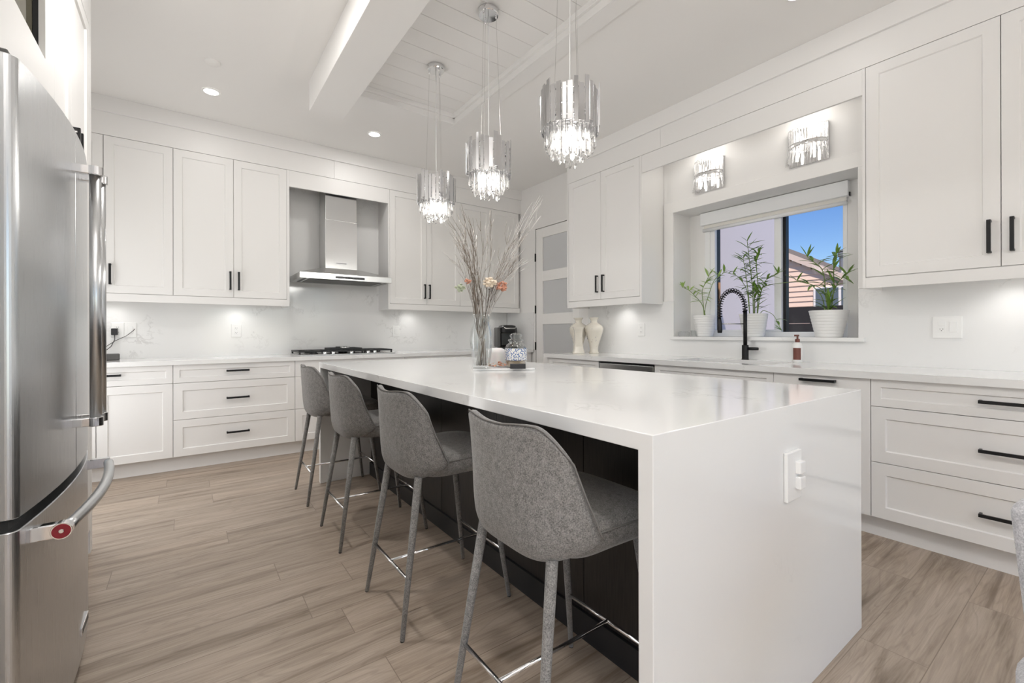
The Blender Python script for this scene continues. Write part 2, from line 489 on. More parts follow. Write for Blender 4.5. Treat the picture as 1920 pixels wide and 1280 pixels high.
# ceiling with the tray over the island
TX0, TX1, TY0, TY1 = 1.005, 1.99, -0.55, 3.63
c = MB()
c.box(-4.0, TX0, YF, 5.3, ZC, 3.3).box(TX1, 4.1, YF, 5.3, ZC, 3.3)
c.box(TX0, TX1, TY1, 5.3, ZC, 3.3).box(TX0, TX1, YF, TY0, ZC, 3.3)
structure(c.build('ceiling', CEIL))
pl = MB(); y = TY0
while y < TY1:
    pl.box(TX0, TX1, y + 0.0015, min(y + 0.1555, TY1), 3.13, 3.15); y += 0.157
structure(pl.build('ceiling_planks', TRIM, bevel=0.002, seg=1))
structure(box('ceiling_backing', GREYP, TX0, TX1, TY0, TY1, 3.151, 3.2))
m_ = MB()       # stepped moulding inside the tray
m_.box(TX1 - 0.012, TX1, TY0, TY1, 3.045, 3.13).box(TX0, TX1, TY1 - 0.012, TY1, 3.045, 3.13)
m_.box(TX1 - 0.035, TX1 - 0.012, TY0, TY1, 3.092, 3.13).box(TX0, TX1 - 0.012, TY1 - 0.035, TY1 - 0.012, 3.092, 3.13)
structure(m_.build('trim_tray', TRIM, bevel=0.003))
m_ = MB()       # flat board round the tray
m_.box(TX1, TX1 + 0.115, TY0 - 0.11, TY1 + 0.20, 3.045, ZC).box(TX0, TX1, TY1, TY1 + 0.20, 3.045, ZC)
structure(m_.build('trim_tray_board', TRIM, bevel=0.002))
structure(box('ceiling_beam', TRIM, 0.755, TX0, -1.2, 3.655, 2.83, ZC, bevel=0.003))

# fascia boards and crown over the cabinets
UYF, UXF = 4.86, 3.35        # front planes of the uppers, back wall and right wall
NX0, NX1 = 0.8176, 1.82      # hood niche
UB, UT = 1.471, 2.748        # upper door bottom and top
VB = 1.405                   # bottom of the light rail
f = MB()
f.box(XL, 1.243, UYF, UYF + 0.02, UT + 0.002, ZC).box(1.2445, XR, UYF, UYF + 0.02, UT + 0.002, ZC)
f.box(NX0, NX1, UYF, UYF + 0.02, 2.588, UT - 0.001)
f.box(NX0, NX1, UYF + 0.02, YB, 2.74, 2.76)
structure(f.build('trim_back_fascia', CAB, bevel=0.001, seg=1))
structure(box('trim_back_crown', CAB, XL, XR, UYF - 0.02, UYF, 2.933, ZC, bevel=0.002))
f = MB()
f.box(UXF, UXF + 0.02, -1.0, 2.4, UT + 0.002, ZC).box(UXF, UXF + 0.02, 2.4015, 3.59, UT + 0.002, ZC)
f.box(UXF, UXF + 0.02, 0.957, 2.60, 2.59, UT - 0.001)
f.box(UXF + 0.02, XR, 0.957, 2.60, 2.74, 2.76)
f.box(UXF + 0.02, XR, 3.572, 3.59, UT, ZC)
structure(f.build('trim_right_fascia', CAB, bevel=0.001, seg=1))
structure(box('trim_right_crown', CAB, UXF - 0.02, UXF, -1.0, 3.59, 2.925, ZC, bevel=0.002))

# window casing, sill
CX = XR - 0.02
f = MB()
f.box(CX, XR, 0.957, 2.584, WZ1, 2.35)
f.box(CX, XR, WY1, 2.584, 1.43, WZ1)
f.box(CX, XR, 0.957, WY0, 1.43, WZ1)
structure(f.build('trim_window_casing', TRIM, bevel=0.0015, seg=1))
structure(box('window_sill', QUARTZ, 3.625, 3.94, 1.03, 2.50, 1.073, 1.10, bevel=0.002))

# quartz splashbacks
f = MB()
f.box(-1.04, 3.66, YB - 0.015, YB, CT, 1.45)
f.box(NX0, NX1, YB - 0.015, YB, 1.45, 2.74)
structure(f.build('wall_back_splashback', QUARTZ))
f = MB()
f.box(XR - 0.015, XR, -1.4, 3.59, CT, 1.073)
f.box(XR - 0.015, XR, -1.4, 1.03, 1.073, 1.43).box(XR - 0.015, XR, 2.50, 3.59, 1.073, 1.43)
f.box(XR - 0.015, XR, 1.03, WY0, 1.10, 1.43).box(XR - 0.015, XR, WY1, 2.50, 1.10, 1.43)
structure(f.build('wall_right_splashback', QUARTZ))
structure(box('wall_corner_splashback', QUARTZ, XR - 0.015, XR, 4.575, YB - 0.015, CT, 1.405))

# ------------------------------------------------------------------ window unit
win = empty('window_1', (3.975, 1.775, WZ0)); structure(win)
wy0, wy1 = 1.215 - 1.775, 2.335 - 1.775
zt = 1.12
f = MB()
f.box(-.04, .06, wy0, wy0 + .028, 0, zt).box(-.04, .06, wy1 - .05, wy1, 0, zt)
f.box(-.04, .06, wy0 + .028, wy1 - .05, 0, .040).box(-.04, .06, wy0 + .028, wy1 - .05, zt - .05, zt)
f.build('window_frame', VINYL, win, bevel=0.003)
s0, s1 = -0.105, wy1 - .05       # sliding sash, the far half
f = MB()
f.box(-.035, .0, s0, s0 + .055, .04, zt - .05).box(-.035, .0, s1 - .045, s1, .04, zt - .05)
f.box(-.035, .0, s0 + .055, s1 - .045, .04, .06).box(-.035, .0, s0 + .055, s1 - .045, zt - .10, zt - .05)
f.build('sash_frame', VINYL, win, bevel=0.003)
box('sash_pane', PANE, -.020, -.014, s0 + .055, s1 - .045, .06, zt - .10, win)
box('fixed_pane', PANE, .024, .030, wy0 + .028, s0 + .02, .04, zt - .05, win)
box('meeting_strip', BLACKM, .0, .05, s0 - .022, s0 + .002, .04, zt - .05, win)
bl = empty('roller_blind', (3.915, 1.775, 2.10), 0, 'white roller blind rolled up in its cassette at the top of the window', 'blind')
box('cassette', VINYL, -.03, .022, -.58, .58, .032, .145, bl, bevel=0.006)
box('fabric', PAPER, .003, .006, -.56, .56, -.02, .035, bl)
MB().tube([(.002, -.565, -.012), (.002, .565, -.012)], .016, 14).build('bottom_rail', VINYL, bl, smooth=True)
box('end_cap', BLACKM, -.01, .012, -.586, -.580, .03, .06, bl)

# pantry door
dr = empty('door_1', (XR, DY1 - 0.006, 0)); structure(dr)
dw = DY1 - DY0 - 0.012; dh = 2.478
lites = [(0.19, 0.40), (0.50, 0.76), (0.86, 1.245), (1.38, 1.797), (1.925, 2.355)]
lites = [(0.22, 0.70), (0.83, 1.245), (1.38, 1.797), (1.925, 2.355)]
f = MB()
f.box(.004, .044, -.135, 0, .008, dh).box(.004, .044, -dw, -dw + .115, .008, dh)
zz = [.008] + [q for ab in lites for q in ab] + [dh]
for a, b_ in zip(zz[0::2], zz[1::2]):
    f.box(.004, .044, -dw + .115, -.135, a, b_)
f.build('door_leaf', TRIM, dr, bevel=0.002)
for a, b_ in lites:
    box('door_pane', FROST, .018, .028, -dw + .115, -.135, a, b_, dr)
for z in (0.25, 0.965, 1.44, 2.115):
    g = MB().box(-.006, .006, -.004, .010, z - .05, z + .05)
    g.tube([(-.008, .004, z - .052), (-.008, .004, z + .052)], .006, 10)
    g.build('hinge', BLACKM, dr)
f = MB()
f.box(.002, .10, .001, .005, 0, DZ1).box(.05, .12, -dw - .006, 0, dh + .001, dh + .008)
f.build('door_jamb', GREYP, dr)
# the pantry behind it
f = MB()
f.box(XR + .12, 4.75, 3.45, 3.5, 0, 3.1).box(XR + .12, 4.75, 4.8, 4.85, 0, 3.1).box(4.75, 4.8, 3.45, 4.85, 0, 3.1)
structure(f.build('wall_pantry', WALL))
structure(box('floor_pantry', FLOOR, XR, 4.8, 3.45, 4.85, -.05, 0))
light('pantry_lamp', 'AREA', (4.2, 4.15, 2.95), 14, WARM, 0.3, direction=(0, 0, -1))  # unseen light added to brighten the frosted panes from behind
ps = empty('pantry_shelving', (4.5, 4.15, 0), 0, 'white shelves seen dimly through the frosted pantry door panes', 'shelf')
for z in (.5, .95, 1.4, 1.85):
    box('shelf', CAB, -.2, .22, -.6, .6, z, z + .02, ps)
box('upright', GREYP, -.2, .22, .30, .42, 0, 1.9, ps)

# ------------------------------------------------------------------ cabinets
def shaker_mesh(mb, x0, x1, z0, z1, t=0.02, rail=0.062, y=0.0, depth=0.009):
    """door or drawer front whose face lies at y - t, looking towards -y"""
    yf = y - t; c = 0.005
    def loop(i, yy): return [(x0 + i, yy, z0 + i), (x1 - i, yy, z0 + i), (x1 - i, yy, z1 - i), (x0 + i, yy, z1 - i)]
    v = loop(0, y) + loop(0, yf + .0012) + loop(.0012, yf) + loop(rail, yf) + loop(rail + c, yf + depth)
    fs = [(3, 2, 1, 0)]
    for k in range(4):
        for i in range(4):
            j = (i + 1) % 4
            fs.append((k * 4 + i, k * 4 + j, k * 4 + 4 + j, k * 4 + 4 + i))
    fs.append((16, 17, 18, 19))
    mb.poly(v, fs)
def handle_mesh(length, vertical):
    s = 0.0078; L = length / 2; m_ = MB()
    if vertical:
        m_.box(-s, s, -.034, -.024, -L, L).box(-s, s, -.024, 0, L - .011, L).box(-s, s, -.024, 0, -L, -L + .011)
    else:
        m_.box(-L, L, -.034, -.024, -s, s).box(L - .011, L, -.024, 0, -s, s).box(-L, -L + .011, -.024, 0, -s, s)
    return m_
GAP = 0.0016
def cabinet(name, label, cat, loc, rz, w, z0, z1, depth, fronts, group=None, kick=None, panels=(), carcass_top=None):
    """local x along the face, y into the wall, front plane at y = 0"""
    r_ = empty(name, loc, rz, label, cat, group)
    body = MB().box(0.001, w - 0.001, 0.0, depth, z0, carcass_top or z1)
    body.build('carcass', CAB, r_)
    if kick: box('toe_kick', CAB, 0, w, 0.055, 0.07, 0.0, kick, r_)
    for fr in fronts:
        kind, x0, x1, a, b_, hd = fr[:6]
        style = fr[6] if len(fr) > 6 else 'shaker'
        m_ = MB()
        cx, cz = (x0 + x1) / 2, (a + b_) / 2
        hx, hz = (x1 - x0) / 2 - GAP, (b_ - a) / 2 - GAP
        if style == 'shaker':
            rail = 0.062 if min(hx, hz) > 0.09 else 0.042
            shaker_mesh(m_, -hx, hx, -hz, hz, rail=rail)
        else:
            m_.box(-hx, hx, -.02, 0, -hz, hz)
        d = m_.build(kind, CAB, r_, (cx, -0.001, cz))
        if hd:
            vert, px, pz, ln = hd
            h = handle_mesh(ln, vert).build('handle', BLACKM, d, (px - cx, -.02, pz - cz), bevel=0.0008, seg=1)
    for (x0, x1, a, b_) in panels:
        box('side_panel', CAB, x0, x1, -.021, depth, a, b_, r_)
    return r_

# --- upper cabinets on the back wall (front plane of the carcass 2 cm behind the doors)
UD = YB - (UYF + .02) - .016
def upper_back(x0, x1, doors, label, panel=None, puck=()):
    fr = []
    for (a, b_, hx) in doors:
        fr.append(('door', a - x0, b_ - x0, UB, UT, (True, hx - x0, 1.624, .168)))
    r_ = cabinet('upper_cabinet', label, 'cabinet', (x0, UYF + .021, 0), 0, x1 - x0, UB, UT, UD, fr, 'white upper cabinets on the back wall',
                 panels=[(panel[0] - x0, panel[1] - x0, VB, UT)] if panel else ())
    box('light_rail', CAB, 0 if not panel or panel[0] > x0 + .1 else panel[1] - x0, x1 - x0 - (.0225 if panel and panel[0] > x0 + .1 else 0), -.021, -.002, VB, UB - .003, r_)
    return r_
upper_back(-1.04, -.546, [(-1.0, -.547, -.60)], 'white shaker upper cabinet in the back left corner, mostly behind the fridge')
upper_back(-.546, -.097, [(-.546, -.097, -.505)], 'white single-door upper cabinet just right of the fridge handles')
upper_back(-.097, NX0, [(-.097, .349, .322), (.349, .795, .389)], 'white double-door upper cabinet left of the range hood', (.795, NX0))
upper_back(NX1, 2.738, [(1.838, 2.288, 2.257), (2.288, 2.738, 2.318)], 'white double-door upper cabinet right of the range hood', (NX1, 1.8375))
upper_back(2.738, 3.66, [(2.738, 3.19, 3.158), (3.19, 3.642, 3.222)], 'white double-door upper cabinet behind the dried branches, beside the wall corner')

def upper_right(y1, y0, doors, label, panels=()):
    fr = []
    for (a, b_, hy) in doors:           # a > b_ along Y; local x = y1 - Y
        fr.append(('door', y1 - a, y1 - b_, UB, UT, (True, y1 - hy, 1.627, .170)))
    r_ = cabinet('upper_cabinet', label, 'cabinet', (UXF + .021, y1, 0), -PI / 2, y1 - y0, UB, UT, XR - UXF - .023, fr, 'white upper cabinets beside the window',
                 panels=[(y1 - a, y1 - b_, VB, UT) for a, b_ in panels])
    a0 = y1 - (panels[0][1] if panels and panels[0][0] > y1 - .01 else y1)
    b0 = y1 - (panels[-1][0] if panels and panels[-1][1] < y0 + .01 else y0)
    box('light_rail', CAB, a0 + .0005, b0 - .0005, -.021, -.002, VB, UB - .003, r_)
    return r_
upper_right(3.59, 2.602, [(3.5656, 3.1016, 3.143), (3.1016, 2.6256, 3.06)], 'white double-door upper cabinet between the pantry door and the window', [(3.59, 3.567), (2.6245, 2.602)])
upper_right(.9566, -.18, [(.9406, .3797, .42), (.3797, -.18, .34)], 'white double-door upper cabinet at the right edge, right of the window', [(.9566, .9416)])

# --- base cabinets along the back wall
BYF = 4.595          # face of the doors
KZ = .1235
Z1, Z2, Z3 = .427, .7313, .8825
def base_back(x0, x1, fronts, label):
    fr = [(k, a - x0, b_ - x0, c_, d_, (h[0], h[1] - x0, h[2], h[3]) if h else None, *rest) for (k, a, b_, c_, d_, h, *rest) in fronts]
    return cabinet('base_cabinet', label, 'cabinet', (x0, BYF + .021, 0), 0, x1 - x0, KZ, CT - .04, YB - BYF - .04, fr, 'white base cabinets along the back wall', kick=KZ)
HX = .36
base_back(-1.04, -.56, [('door', -1.0, -.562, KZ, Z3, None, 'slab')], 'white base cabinet panel in the left corner behind the fridge')
base_back(-.56, -.0955, [('drawer', -.56, -.0955, Z2, Z3, (False, -.50, .817, .17)), ('door', -.56, -.0955, KZ, Z2, None)], 'white base cabinet with one drawer over a door, beside the fridge')
base_back(-.0955, NX0, [('drawer', -.0955, NX0, Z2, Z3, (False, HX, .8175, .172)), ('drawer', -.0955, NX0, Z1, Z2, (False, HX, .583, .172)), ('drawer', -.0955, NX0, KZ, Z1, (False, HX, .284, .172))],
          'white base cabinet with three wide drawers left of the cooktop')
base_back(NX0, 1.90, [('panel', NX0, 1.90, Z2, Z3, None, 'slab'), ('drawer', NX0, 1.90, Z1, Z2, (False, 1.36, .583, .172)), ('drawer', NX0, 1.90, KZ, Z1, (False, 1.36, .284, .172))],
          'white base cabinet under the gas cooktop, behind the farthest stool')
base_back(1.90, 3.66, [('drawer', 1.90, 2.78, Z2, Z3, (False, 2.34, .8175, .172)), ('drawer', 2.78, 3.60, Z2, Z3, (False, 3.2, .8175, .172)), ('door', 1.90, 2.34, KZ, Z2, None), ('door', 2.34, 2.78, KZ, Z2, None), ('door', 2.78, 3.60, KZ, Z2, None)],
          'white base cabinet right of the cooktop, mostly hidden by the island')
wt = box('worktop', QUARTZ, -1.04, XR - .016, BYF - .025, YB - .016, CT - .038, CT, bevel=0.002)
tag(wt, 'white quartz worktop along the back wall carrying the cooktop', 'worktop')

# --- base cabinets along the right wall
BXF = 3.05
def base_right(y1, y0, fronts, label, kick=True, carcass_top=None):
    fr = [(k, y1 - a, y1 - b_, c_, d_, (h[0], y1 - h[1], h[2], h[3]) if h else None, *rest) for (k, a, b_, c_, d_, h, *rest) in fronts]
    return cabinet('base_cabinet', label, 'cabinet', (BXF + .021, y1, 0), -PI / 2, y1 - y0, KZ, CT - .04, XR - BXF - .04, fr, 'white base cabinets under the window wall', kick=KZ if kick else None, carcass_top=carcass_top)
base_right(3.60, 2.8495, [('drawer', 3.545, 2.8495, Z2, Z3, (False, 3.16, .810, .18)), ('door', 3.545, 2.8495, KZ, Z2, None)], 'white base cabinet at the far end, left of the dishwasher')
base_right(2.2474, 1.3404, [('panel', 2.2474, 1.3404, Z2, Z3, None), ('door', 2.2474, 1.794, KZ, Z2, None), ('door', 1.794, 1.3404, KZ, Z2, None)], 'white base cabinet with a long false front under the sink', carcass_top=.675)
base_right(1.3404, .8362, [('door', 1.3404, .8362, KZ, Z3, (False, 1.09, .852, .186), 'slab')], 'white flat-fronted pull-out cabinet with one black handle at its top')
base_right(.8362, -.42, [('drawer', .8362, -.42, Z2, Z3, (False, .208, .808, .42)), ('drawer', .8362, -.42, Z1, Z2, (False, .208, .576, .42)), ('drawer', .8362, -.42, KZ, Z1, (False, .208, .273, .42))],
           'white base cabinet with three wide drawers at the right edge')
base_right(-.42, -1.4, [('door', -.42, -.91, KZ, Z3, None), ('door', -.91, -1.4, KZ, Z3, None)], 'white base cabinet past the right edge of the picture')
# worktop with the sink cut-out
SX0, SX1, SY0, SY1 = 3.16, 3.55, 1.42, 2.16
f = MB()
WX0, WX1 = BXF - .025, XR - .016
f.box(WX0, WX1, -1.4, SY0, CT - .038, CT).box(WX0, WX1, SY1, 3.61, CT - .038, CT)
f.box(WX0, SX0, SY0, SY1, CT - .038, CT).box(SX1, WX1, SY0, SY1, CT - .038, CT)
tag(f.build('worktop', QUARTZ), 'long white quartz worktop under the window with a sink cut-out', 'worktop')
sk = empty('sink', ((SX0 + SX1) / 2, (SY0 + SY1) / 2, CT - .04), 0, 'white undermount sink bowl in the worktop before the window', 'sink')
a, b_ = (SX1 - SX0) / 2 + .006, (SY1 - SY0) / 2 + .006
f = MB()
f.box(-a, a, -b_, b_, -.19, -.18).box(-a - .01, -a, -b_, b_, -.19, 0).box(a, a + .01, -b_, b_, -.19, 0)
f.box(-a, a, -b_ - .01, -b_, -.19, 0).box(-a, a, b_, b_ + .01, -.19, 0)
f.build('bowl', SINKM, sk)
MB().lathe([(.0, .0), (.045, .0), (.045, .004), (.03, .004), (.028, .001), (.0, .001)], (0, 0, -.18), 24, False).build('drain', CHROME, sk, smooth=True)

# dishwasher
dwr = empty('dishwasher', (BXF, 2.8485, 0), -PI / 2, 'stainless steel dishwasher front between the white base cabinets', 'dishwasher')
box('tub', GREYP, .004, .597, .02, .56, .10, .872, dwr)
box('door', STEELH, .010, .591, -.004, .02, .115, .862, dwr, bevel=.004)
box('control_strip', BLACKP, .008, .593, -.002, .02, .8635, .872, dwr)
f = MB().tube([(.04, -.045, .775), (.555, -.045, .775)], .011, 12)
f.box(.05, .066, -.045, -.003, .767, .783).box(.53, .546, -.045, -.003, .767, .783)
f.build('handle', STEELH, dwr, smooth=True)
box('kick_plate', BLACKP, .005, .595, .055, .07, 0, .10, dwr)

# ------------------------------------------------------------------ under-cabinet puck lights, downlights, smoke detector
def puck(x, y, label, e=1.9):
    r_ = empty('puck_light', (x, y, UB), 0, label, 'light', 'under-cabinet lights')
    MB().lathe([(.034, 0), (.034, -.010), (.030, -.013), (.026, -.013), (.026, -.009)], seg=28, close=False).build('housing', CHROME, r_, smooth=True)
    MB().lathe([(.026, -.008), (.026, -.011), (.0, -.0115)], seg=24, close=False).build('lens', LED, r_, smooth=True)
    light('puck_beam', 'SPOT', (x, y, UB - .02), e * 1.2, WARM, direction=(0, 0, -1), spot_size=math.radians(140), spot_blend=.9, shadow_soft_size=.025)
puck(-.52, 5.03, 'lit puck light under the upper cabinet beside the fridge')
puck(.39, 5.03, 'lit puck light under the upper cabinet left of the range hood')
puck(2.18, 5.03, 'lit puck light under the upper cabinet right of the range hood')
puck(3.28, 5.03, 'lit puck light under the corner cabinet above the coffee maker')
puck(3.53, 3.02, 'lit puck light under the upper cabinet above the cream urns')
puck(3.53, .36, 'lit puck light under the upper cabinet at the right edge')

DL = ['bright recessed downlight in the left ceiling below the smoke detector', 'bright recessed downlight in front of the hood near the tray corner',
      'recessed downlight near the window wall at the top edge'] + ['recessed downlight in the ceiling behind the camera'] * 6
for (x, y), lb in zip(DOWNLIGHTS, DL):
    r_ = empty('downlight', (x, y, ZC), 0, lb, 'light', 'recessed ceiling downlights')
    MB().lathe([(.062, -.0005), (.062, -.004), (.056, -.007), (.050, -.007), (.050, -.002)], seg=32, close=False).build('trim_ring', WHITE, r_, smooth=True)
    MB().lathe([(.050, -.003), (.050, -.0055), (.0, -.006)], seg=28, close=False).build('lens', LED, r_, smooth=True)
r_ = empty('smoke_detector', (.148, 3.804, ZC), 0, 'flat white round detector cover on the left ceiling above the downlight', 'detector')
MB().lathe([(.050, 0), (.050, -.008), (.046, -.012), (.0, -.013)], seg=36, close=False).build('cover', CEIL, r_, smooth=True)

# ------------------------------------------------------------------ island
IX0, IX1, IY0, IY1, IH = .815, 2.10, .605, 3.64, .917
isl = empty('kitchen_island', (0, 0, 0), 0, 'long kitchen island of dark oak wrapped in a white quartz waterfall top', 'island')
TH = .040
prof_ = [(IY0, 0), (IY0 + TH, 0), (IY0 + TH, IH - TH), (IY1 - TH, IH - TH), (IY1 - TH, 0), (IY1, 0), (IY1, IH), (IY0, IH)]
f = MB()
f.poly([(x, y, z) for x in (IX0, IX1) for y, z in prof_],
       [(0, 1, 2, 7), (2, 3, 6, 7), (3, 4, 5, 6), (8, 15, 10, 9), (10, 15, 14, 11), (11, 14, 13, 12)] + [(i, (i + 1) % 8, 8 + (i + 1) % 8, 8 + i) for i in range(8)])
f.build('waterfall_top', QUARTZ, isl, bevel=.002)
BXI = 1.20
f = MB()
ys = [IY0 + TH + .001, 1.20, 1.78, 2.36, 2.94, IY1 - TH - .001]
for a, b_ in zip(ys, ys[1:]):
    f.box(BXI, BXI + .02, a + .0015, b_ - .0015, .10, IH - TH - .001)
f.build('back_panel', DARKWOOD, isl, bevel=.001, seg=1)
box('body', DARKWOOD, BXI + .02, IX1 - .03, IY0 + TH + .001, IY1 - TH - .001, .1, IH - TH - .001, isl)
box('toe_kick', BLACKP, BXI - .012, IX1 - .08, IY0 + TH + .001, IY1 - TH - .001, 0, .10, isl)
f = MB(); ysr = [IY0 + TH + .002, 1.4, 2.12, 2.84, IY1 - TH - .002]
for a, b_ in zip(ysr, ysr[1:]):
    f.box(IX1 - .03, IX1 - .01, a + .0015, b_ - .0015, .10, IH - TH - .004)
f.build('working_side_fronts', DARKWOOD, isl, bevel=.001, seg=1)

# ------------------------------------------------------------------ wall plates
def plate(loc, rz, w_, h_, label, modules, t=.007):
    """faces -y locally"""
    r_ = empty('outlet_plate', loc, rz, label, 'outlet')
    box('plate', WHITE, -w_ / 2, w_ / 2, -t, 0, -h_ / 2, h_ / 2, r_, bevel=.0025)
    for (kind, cx, cz, mw, mh) in modules:
        if kind == 'switch':
            box('switch', WHITE, cx - mw / 2, cx + mw / 2, -t - .004, -t + .002, cz - mh / 2, cz + mh / 2, r_, bevel=.0015)
        else:
            o = box('receptacle', WHITE, cx - mw / 2, cx + mw / 2, -t - .002, -t + .002, cz - mh / 2, cz + mh / 2, r_, bevel=.001)
            g = MB()
            g.box(-.0075, -.0055, -.0025, -.0015, -.001, .006).box(.0055, .0075, -.0025, -.0015, -.001, .006).box(-.002, .002, -.0025, -.0015, -.009, -.005)
            g.build('slots', BLACKP, o)
    return r_
yb = YB - .0155
xr = XR - .0155
plate((-.49, yb, 1.172), 0, .085, .13, 'white wall plate half hidden by the fridge handles with a black plug in it', [('receptacle', 0, .022, .034, .03), ('receptacle', 0, -.022, .034, .03)])
plate((-.405, yb, 1.172), 0, .083, .13, 'white wall plate with a thin cable leaving it near the fridge', [('switch', 0, 0, .034, .067)])
plate((.392, yb, 1.168), 0, .083, .13, 'white outlet plate left of the cooktop under the puck light', [('receptacle', 0, .022, .034, .03), ('receptacle', 0, -.022, .034, .03)])
plate((2.03, yb, 1.16), 0, .083, .13, 'white outlet plate right of the cooktop', [('switch', 0, 0, .034, .067)])
plate((xr, 2.85, 1.166), -PI / 2, .08, .128, 'white outlet plate between the cream urns and the window', [('receptacle', 0, .022, .034, .03), ('receptacle', 0, -.022, .034, .03)])
plate((xr, .634, 1.165), -PI / 2, .129, .129, 'wide white plate with an outlet and a rocker switch, right of the window', [('switch', -.024, .022, .032, .026), ('receptacle', -.024, -.013, .032, .034), ('switch', .027, .002, .033, .060)])
pl_ = plate((1.487, IY0 - .0005, .705), 0, .098, .147, 'white outlet plate with two plug caps on the island waterfall end', [], t=.011)
for cz in (.024, -.022):
    box('plug_cap', WHITE, .004, .040, -.026, -.010, cz - .019, cz + .019, pl_, bevel=.003)
# plug and cable near the fridge
pg = empty('plug', (-.508, yb - .0095, 1.16), 0, 'black plug with its cord in the wall plate beside the fridge', 'plug')
box('plug_body', BLACKP, -.022, .022, -.04, 0, -.032, .026, pg, bevel=.006)
MB().tube([(0, -.02, -.03), (.002, -.03, -.07), (-.02, -.05, -.13), (-.09, -.07, -.2), (-.16, -.08, -.232)], .003, 8).build('cord', BLACKP, pg, smooth=True)
cb = MB().tube([(-.375, yb - .012, 1.182), (-.385, yb - .035, 1.165), (-.43, yb - .045, 1.12), (-.50, yb - .05, 1.08), (-.56, yb - .06, 1.03), (-.66, yb - .08, .96), (-.72, yb - .10, .925)], .0028, 8).build('charging_cable', GREYP, smooth=True)
tag(cb, 'thin grey cable hanging from the wall plate beside the fridge', 'cable')
dv = empty('speaker', (-.50, 4.93, CT), 0, 'small dark grey box lying on the worktop beside the fridge', 'device')
box('speaker_body', GREYP, -.09, .045, -.03, .03, .0, .055, dv, bevel=.008)

# ------------------------------------------------------------------ range hood
hd = empty('range_hood', (1.33, YB - .016, 0), 0, 'stainless steel chimney range hood above the gas cooktop', 'range hood')
hw = .456
f = MB()
zb_, zl = 1.675, 1.735
D = .505
v = [(-hw, -D, zb_), (hw, -D, zb_), (hw, 0, zb_), (-hw, 0, zb_), (-hw, -D, zl), (hw, -D, zl), (hw, 0, zl), (-hw, 0, zl),
     (-.19, -.27, 1.82), (.19, -.27, 1.82), (.19, 0, 1.82), (-.19, 0, 1.82)]
f.poly(v, [(3, 2, 1, 0), (0, 1, 5, 4), (1, 2, 6, 5), (2, 3, 7, 6), (3, 0, 4, 7), (4, 5, 9, 8), (5, 6, 10, 9), (6, 7, 11, 10), (7, 4, 8, 11), (8, 9, 10, 11)])
f.build('canopy', STEELH, hd, bevel=.003)
box('lower_chimney', STEELH, -.165, .165, -.262, 0, 1.80, 2.328, hd, bevel=.003)
box('upper_chimney', STEELH, -.161, .161, -.258, 0, 2.3282, 2.735, hd, bevel=.003)
o = box('control_panel', BLACKP, -.125, .165, -D - .002, -D + .002, 1.690, 1.712, hd)
g = MB()
for k in range(6): g.box(-.06 + k * .03, -.054 + k * .03, -.0026, -.002, -.0015, .0015)
g.build('button_marks', NICKEL, o)
g = box('badge', CHROME, -.055, .055, -.266, -.262, 1.868, 1.886, hd, bevel=.001)
g2 = MB()
for k in range(9): g2.box(-.044 + k * .0105, -.037 + k * .0105, -.0026, -.002, -.004, .004)
g2.build('lettering', GREYP, g)
for sx in (-1, 1):
    box('filter_slot', BLACKP, sx * .40 - .012, sx * .40 + .012, -D + .03, -.12, zb_ - .002, zb_ + .002, hd)
box('filter', GREYP, -.36, .36, -D + .04, -.10, zb_ - .003, zb_ + .001, hd)

# ------------------------------------------------------------------ gas cooktop
ck = empty('gas_cooktop', (1.345, 4.915, CT), 0, 'stainless gas cooktop with black iron grates under the hood', 'cooktop')
box('tray', STEELH, -.47, .47, -.27, .24, 0, .012, ck, bevel=.003)
for cx in (-.315, 0, .315):
    g = MB(); z0_, z1_ = .030, .046
    for yy in (-.18, -.06, .06, .19): g.box(cx - .150, cx + .150, yy - .006, yy + .006, z0_, z1_)
    for xx in (-.150, -.05, .05, .150): g.box(cx + xx - .006, cx + xx + .006, -.185, .195, z0_, z1_)
    for xx in (-.145, .145):
        for yy in (-.18, .19): g.box(cx + xx - .008, cx + xx + .008, yy - .008, yy + .008, .0125, z0_)
    g.build('grate', BRASSY, ck, bevel=.002, seg=1)
for (bx_, by_) in ((-.315, -.09), (-.315, .11), (0, .02), (.315, -.09), (.315, .11)):
    MB().lathe([(.045, .0125), (.045, .020), (.032, .022), (.032, .028), (.0, .029)], (bx_, by_, 0), 24, False).build('burner', BLACKP, ck, smooth=True)
for k in range(5):
    kx = (-.24, -.16, .02, .19, .26)[k]
    MB().lathe([(.018, .0125), (.019, .030), (.015, .036), (.0, .0365)], (kx, -.235, 0), 20, False).build('knob', CHROME, ck, smooth=True)
gp = empty('griddle_pan', (1.345, 4.90, CT + .0465), 0, 'dark flat griddle pan resting on the cooktop grates', 'pan')
g = MB().box(-.15, .15, -.11, .14, 0, .006).box(-.15, .15, -.118, -.11, 0, .02).box(-.15, .15, .14, .148, 0, .02).box(-.158, -.15, -.118, .148, 0, .02).box(.15, .158, -.118, .148, 0, .02)
g.build('griddle', BRASSY, gp, bevel=.002)
g = MB().box(-.04, .05, .148, .17, .012, .028)
g.build('grip', GREYP, gp, bevel=.003)
sp = empty('spoon_rest', (1.40, 5.05, CT + .0465), 0, 'small steel spoon rest standing on the rear of the cooktop', 'spoon rest')
MB().lathe([(.0, 0), (.05, 0), (.055, .016), (.05, .03), (.0, .034)], seg=24, close=False).build('rest', STEELH, sp, smooth=True)

# ------------------------------------------------------------------ refrigerator
fr_ = empty('refrigerator', (-.36, 1.935, 0), PI / 2, 'stainless steel french door refrigerator with a curved front and bottom freezer drawer', 'refrigerator')
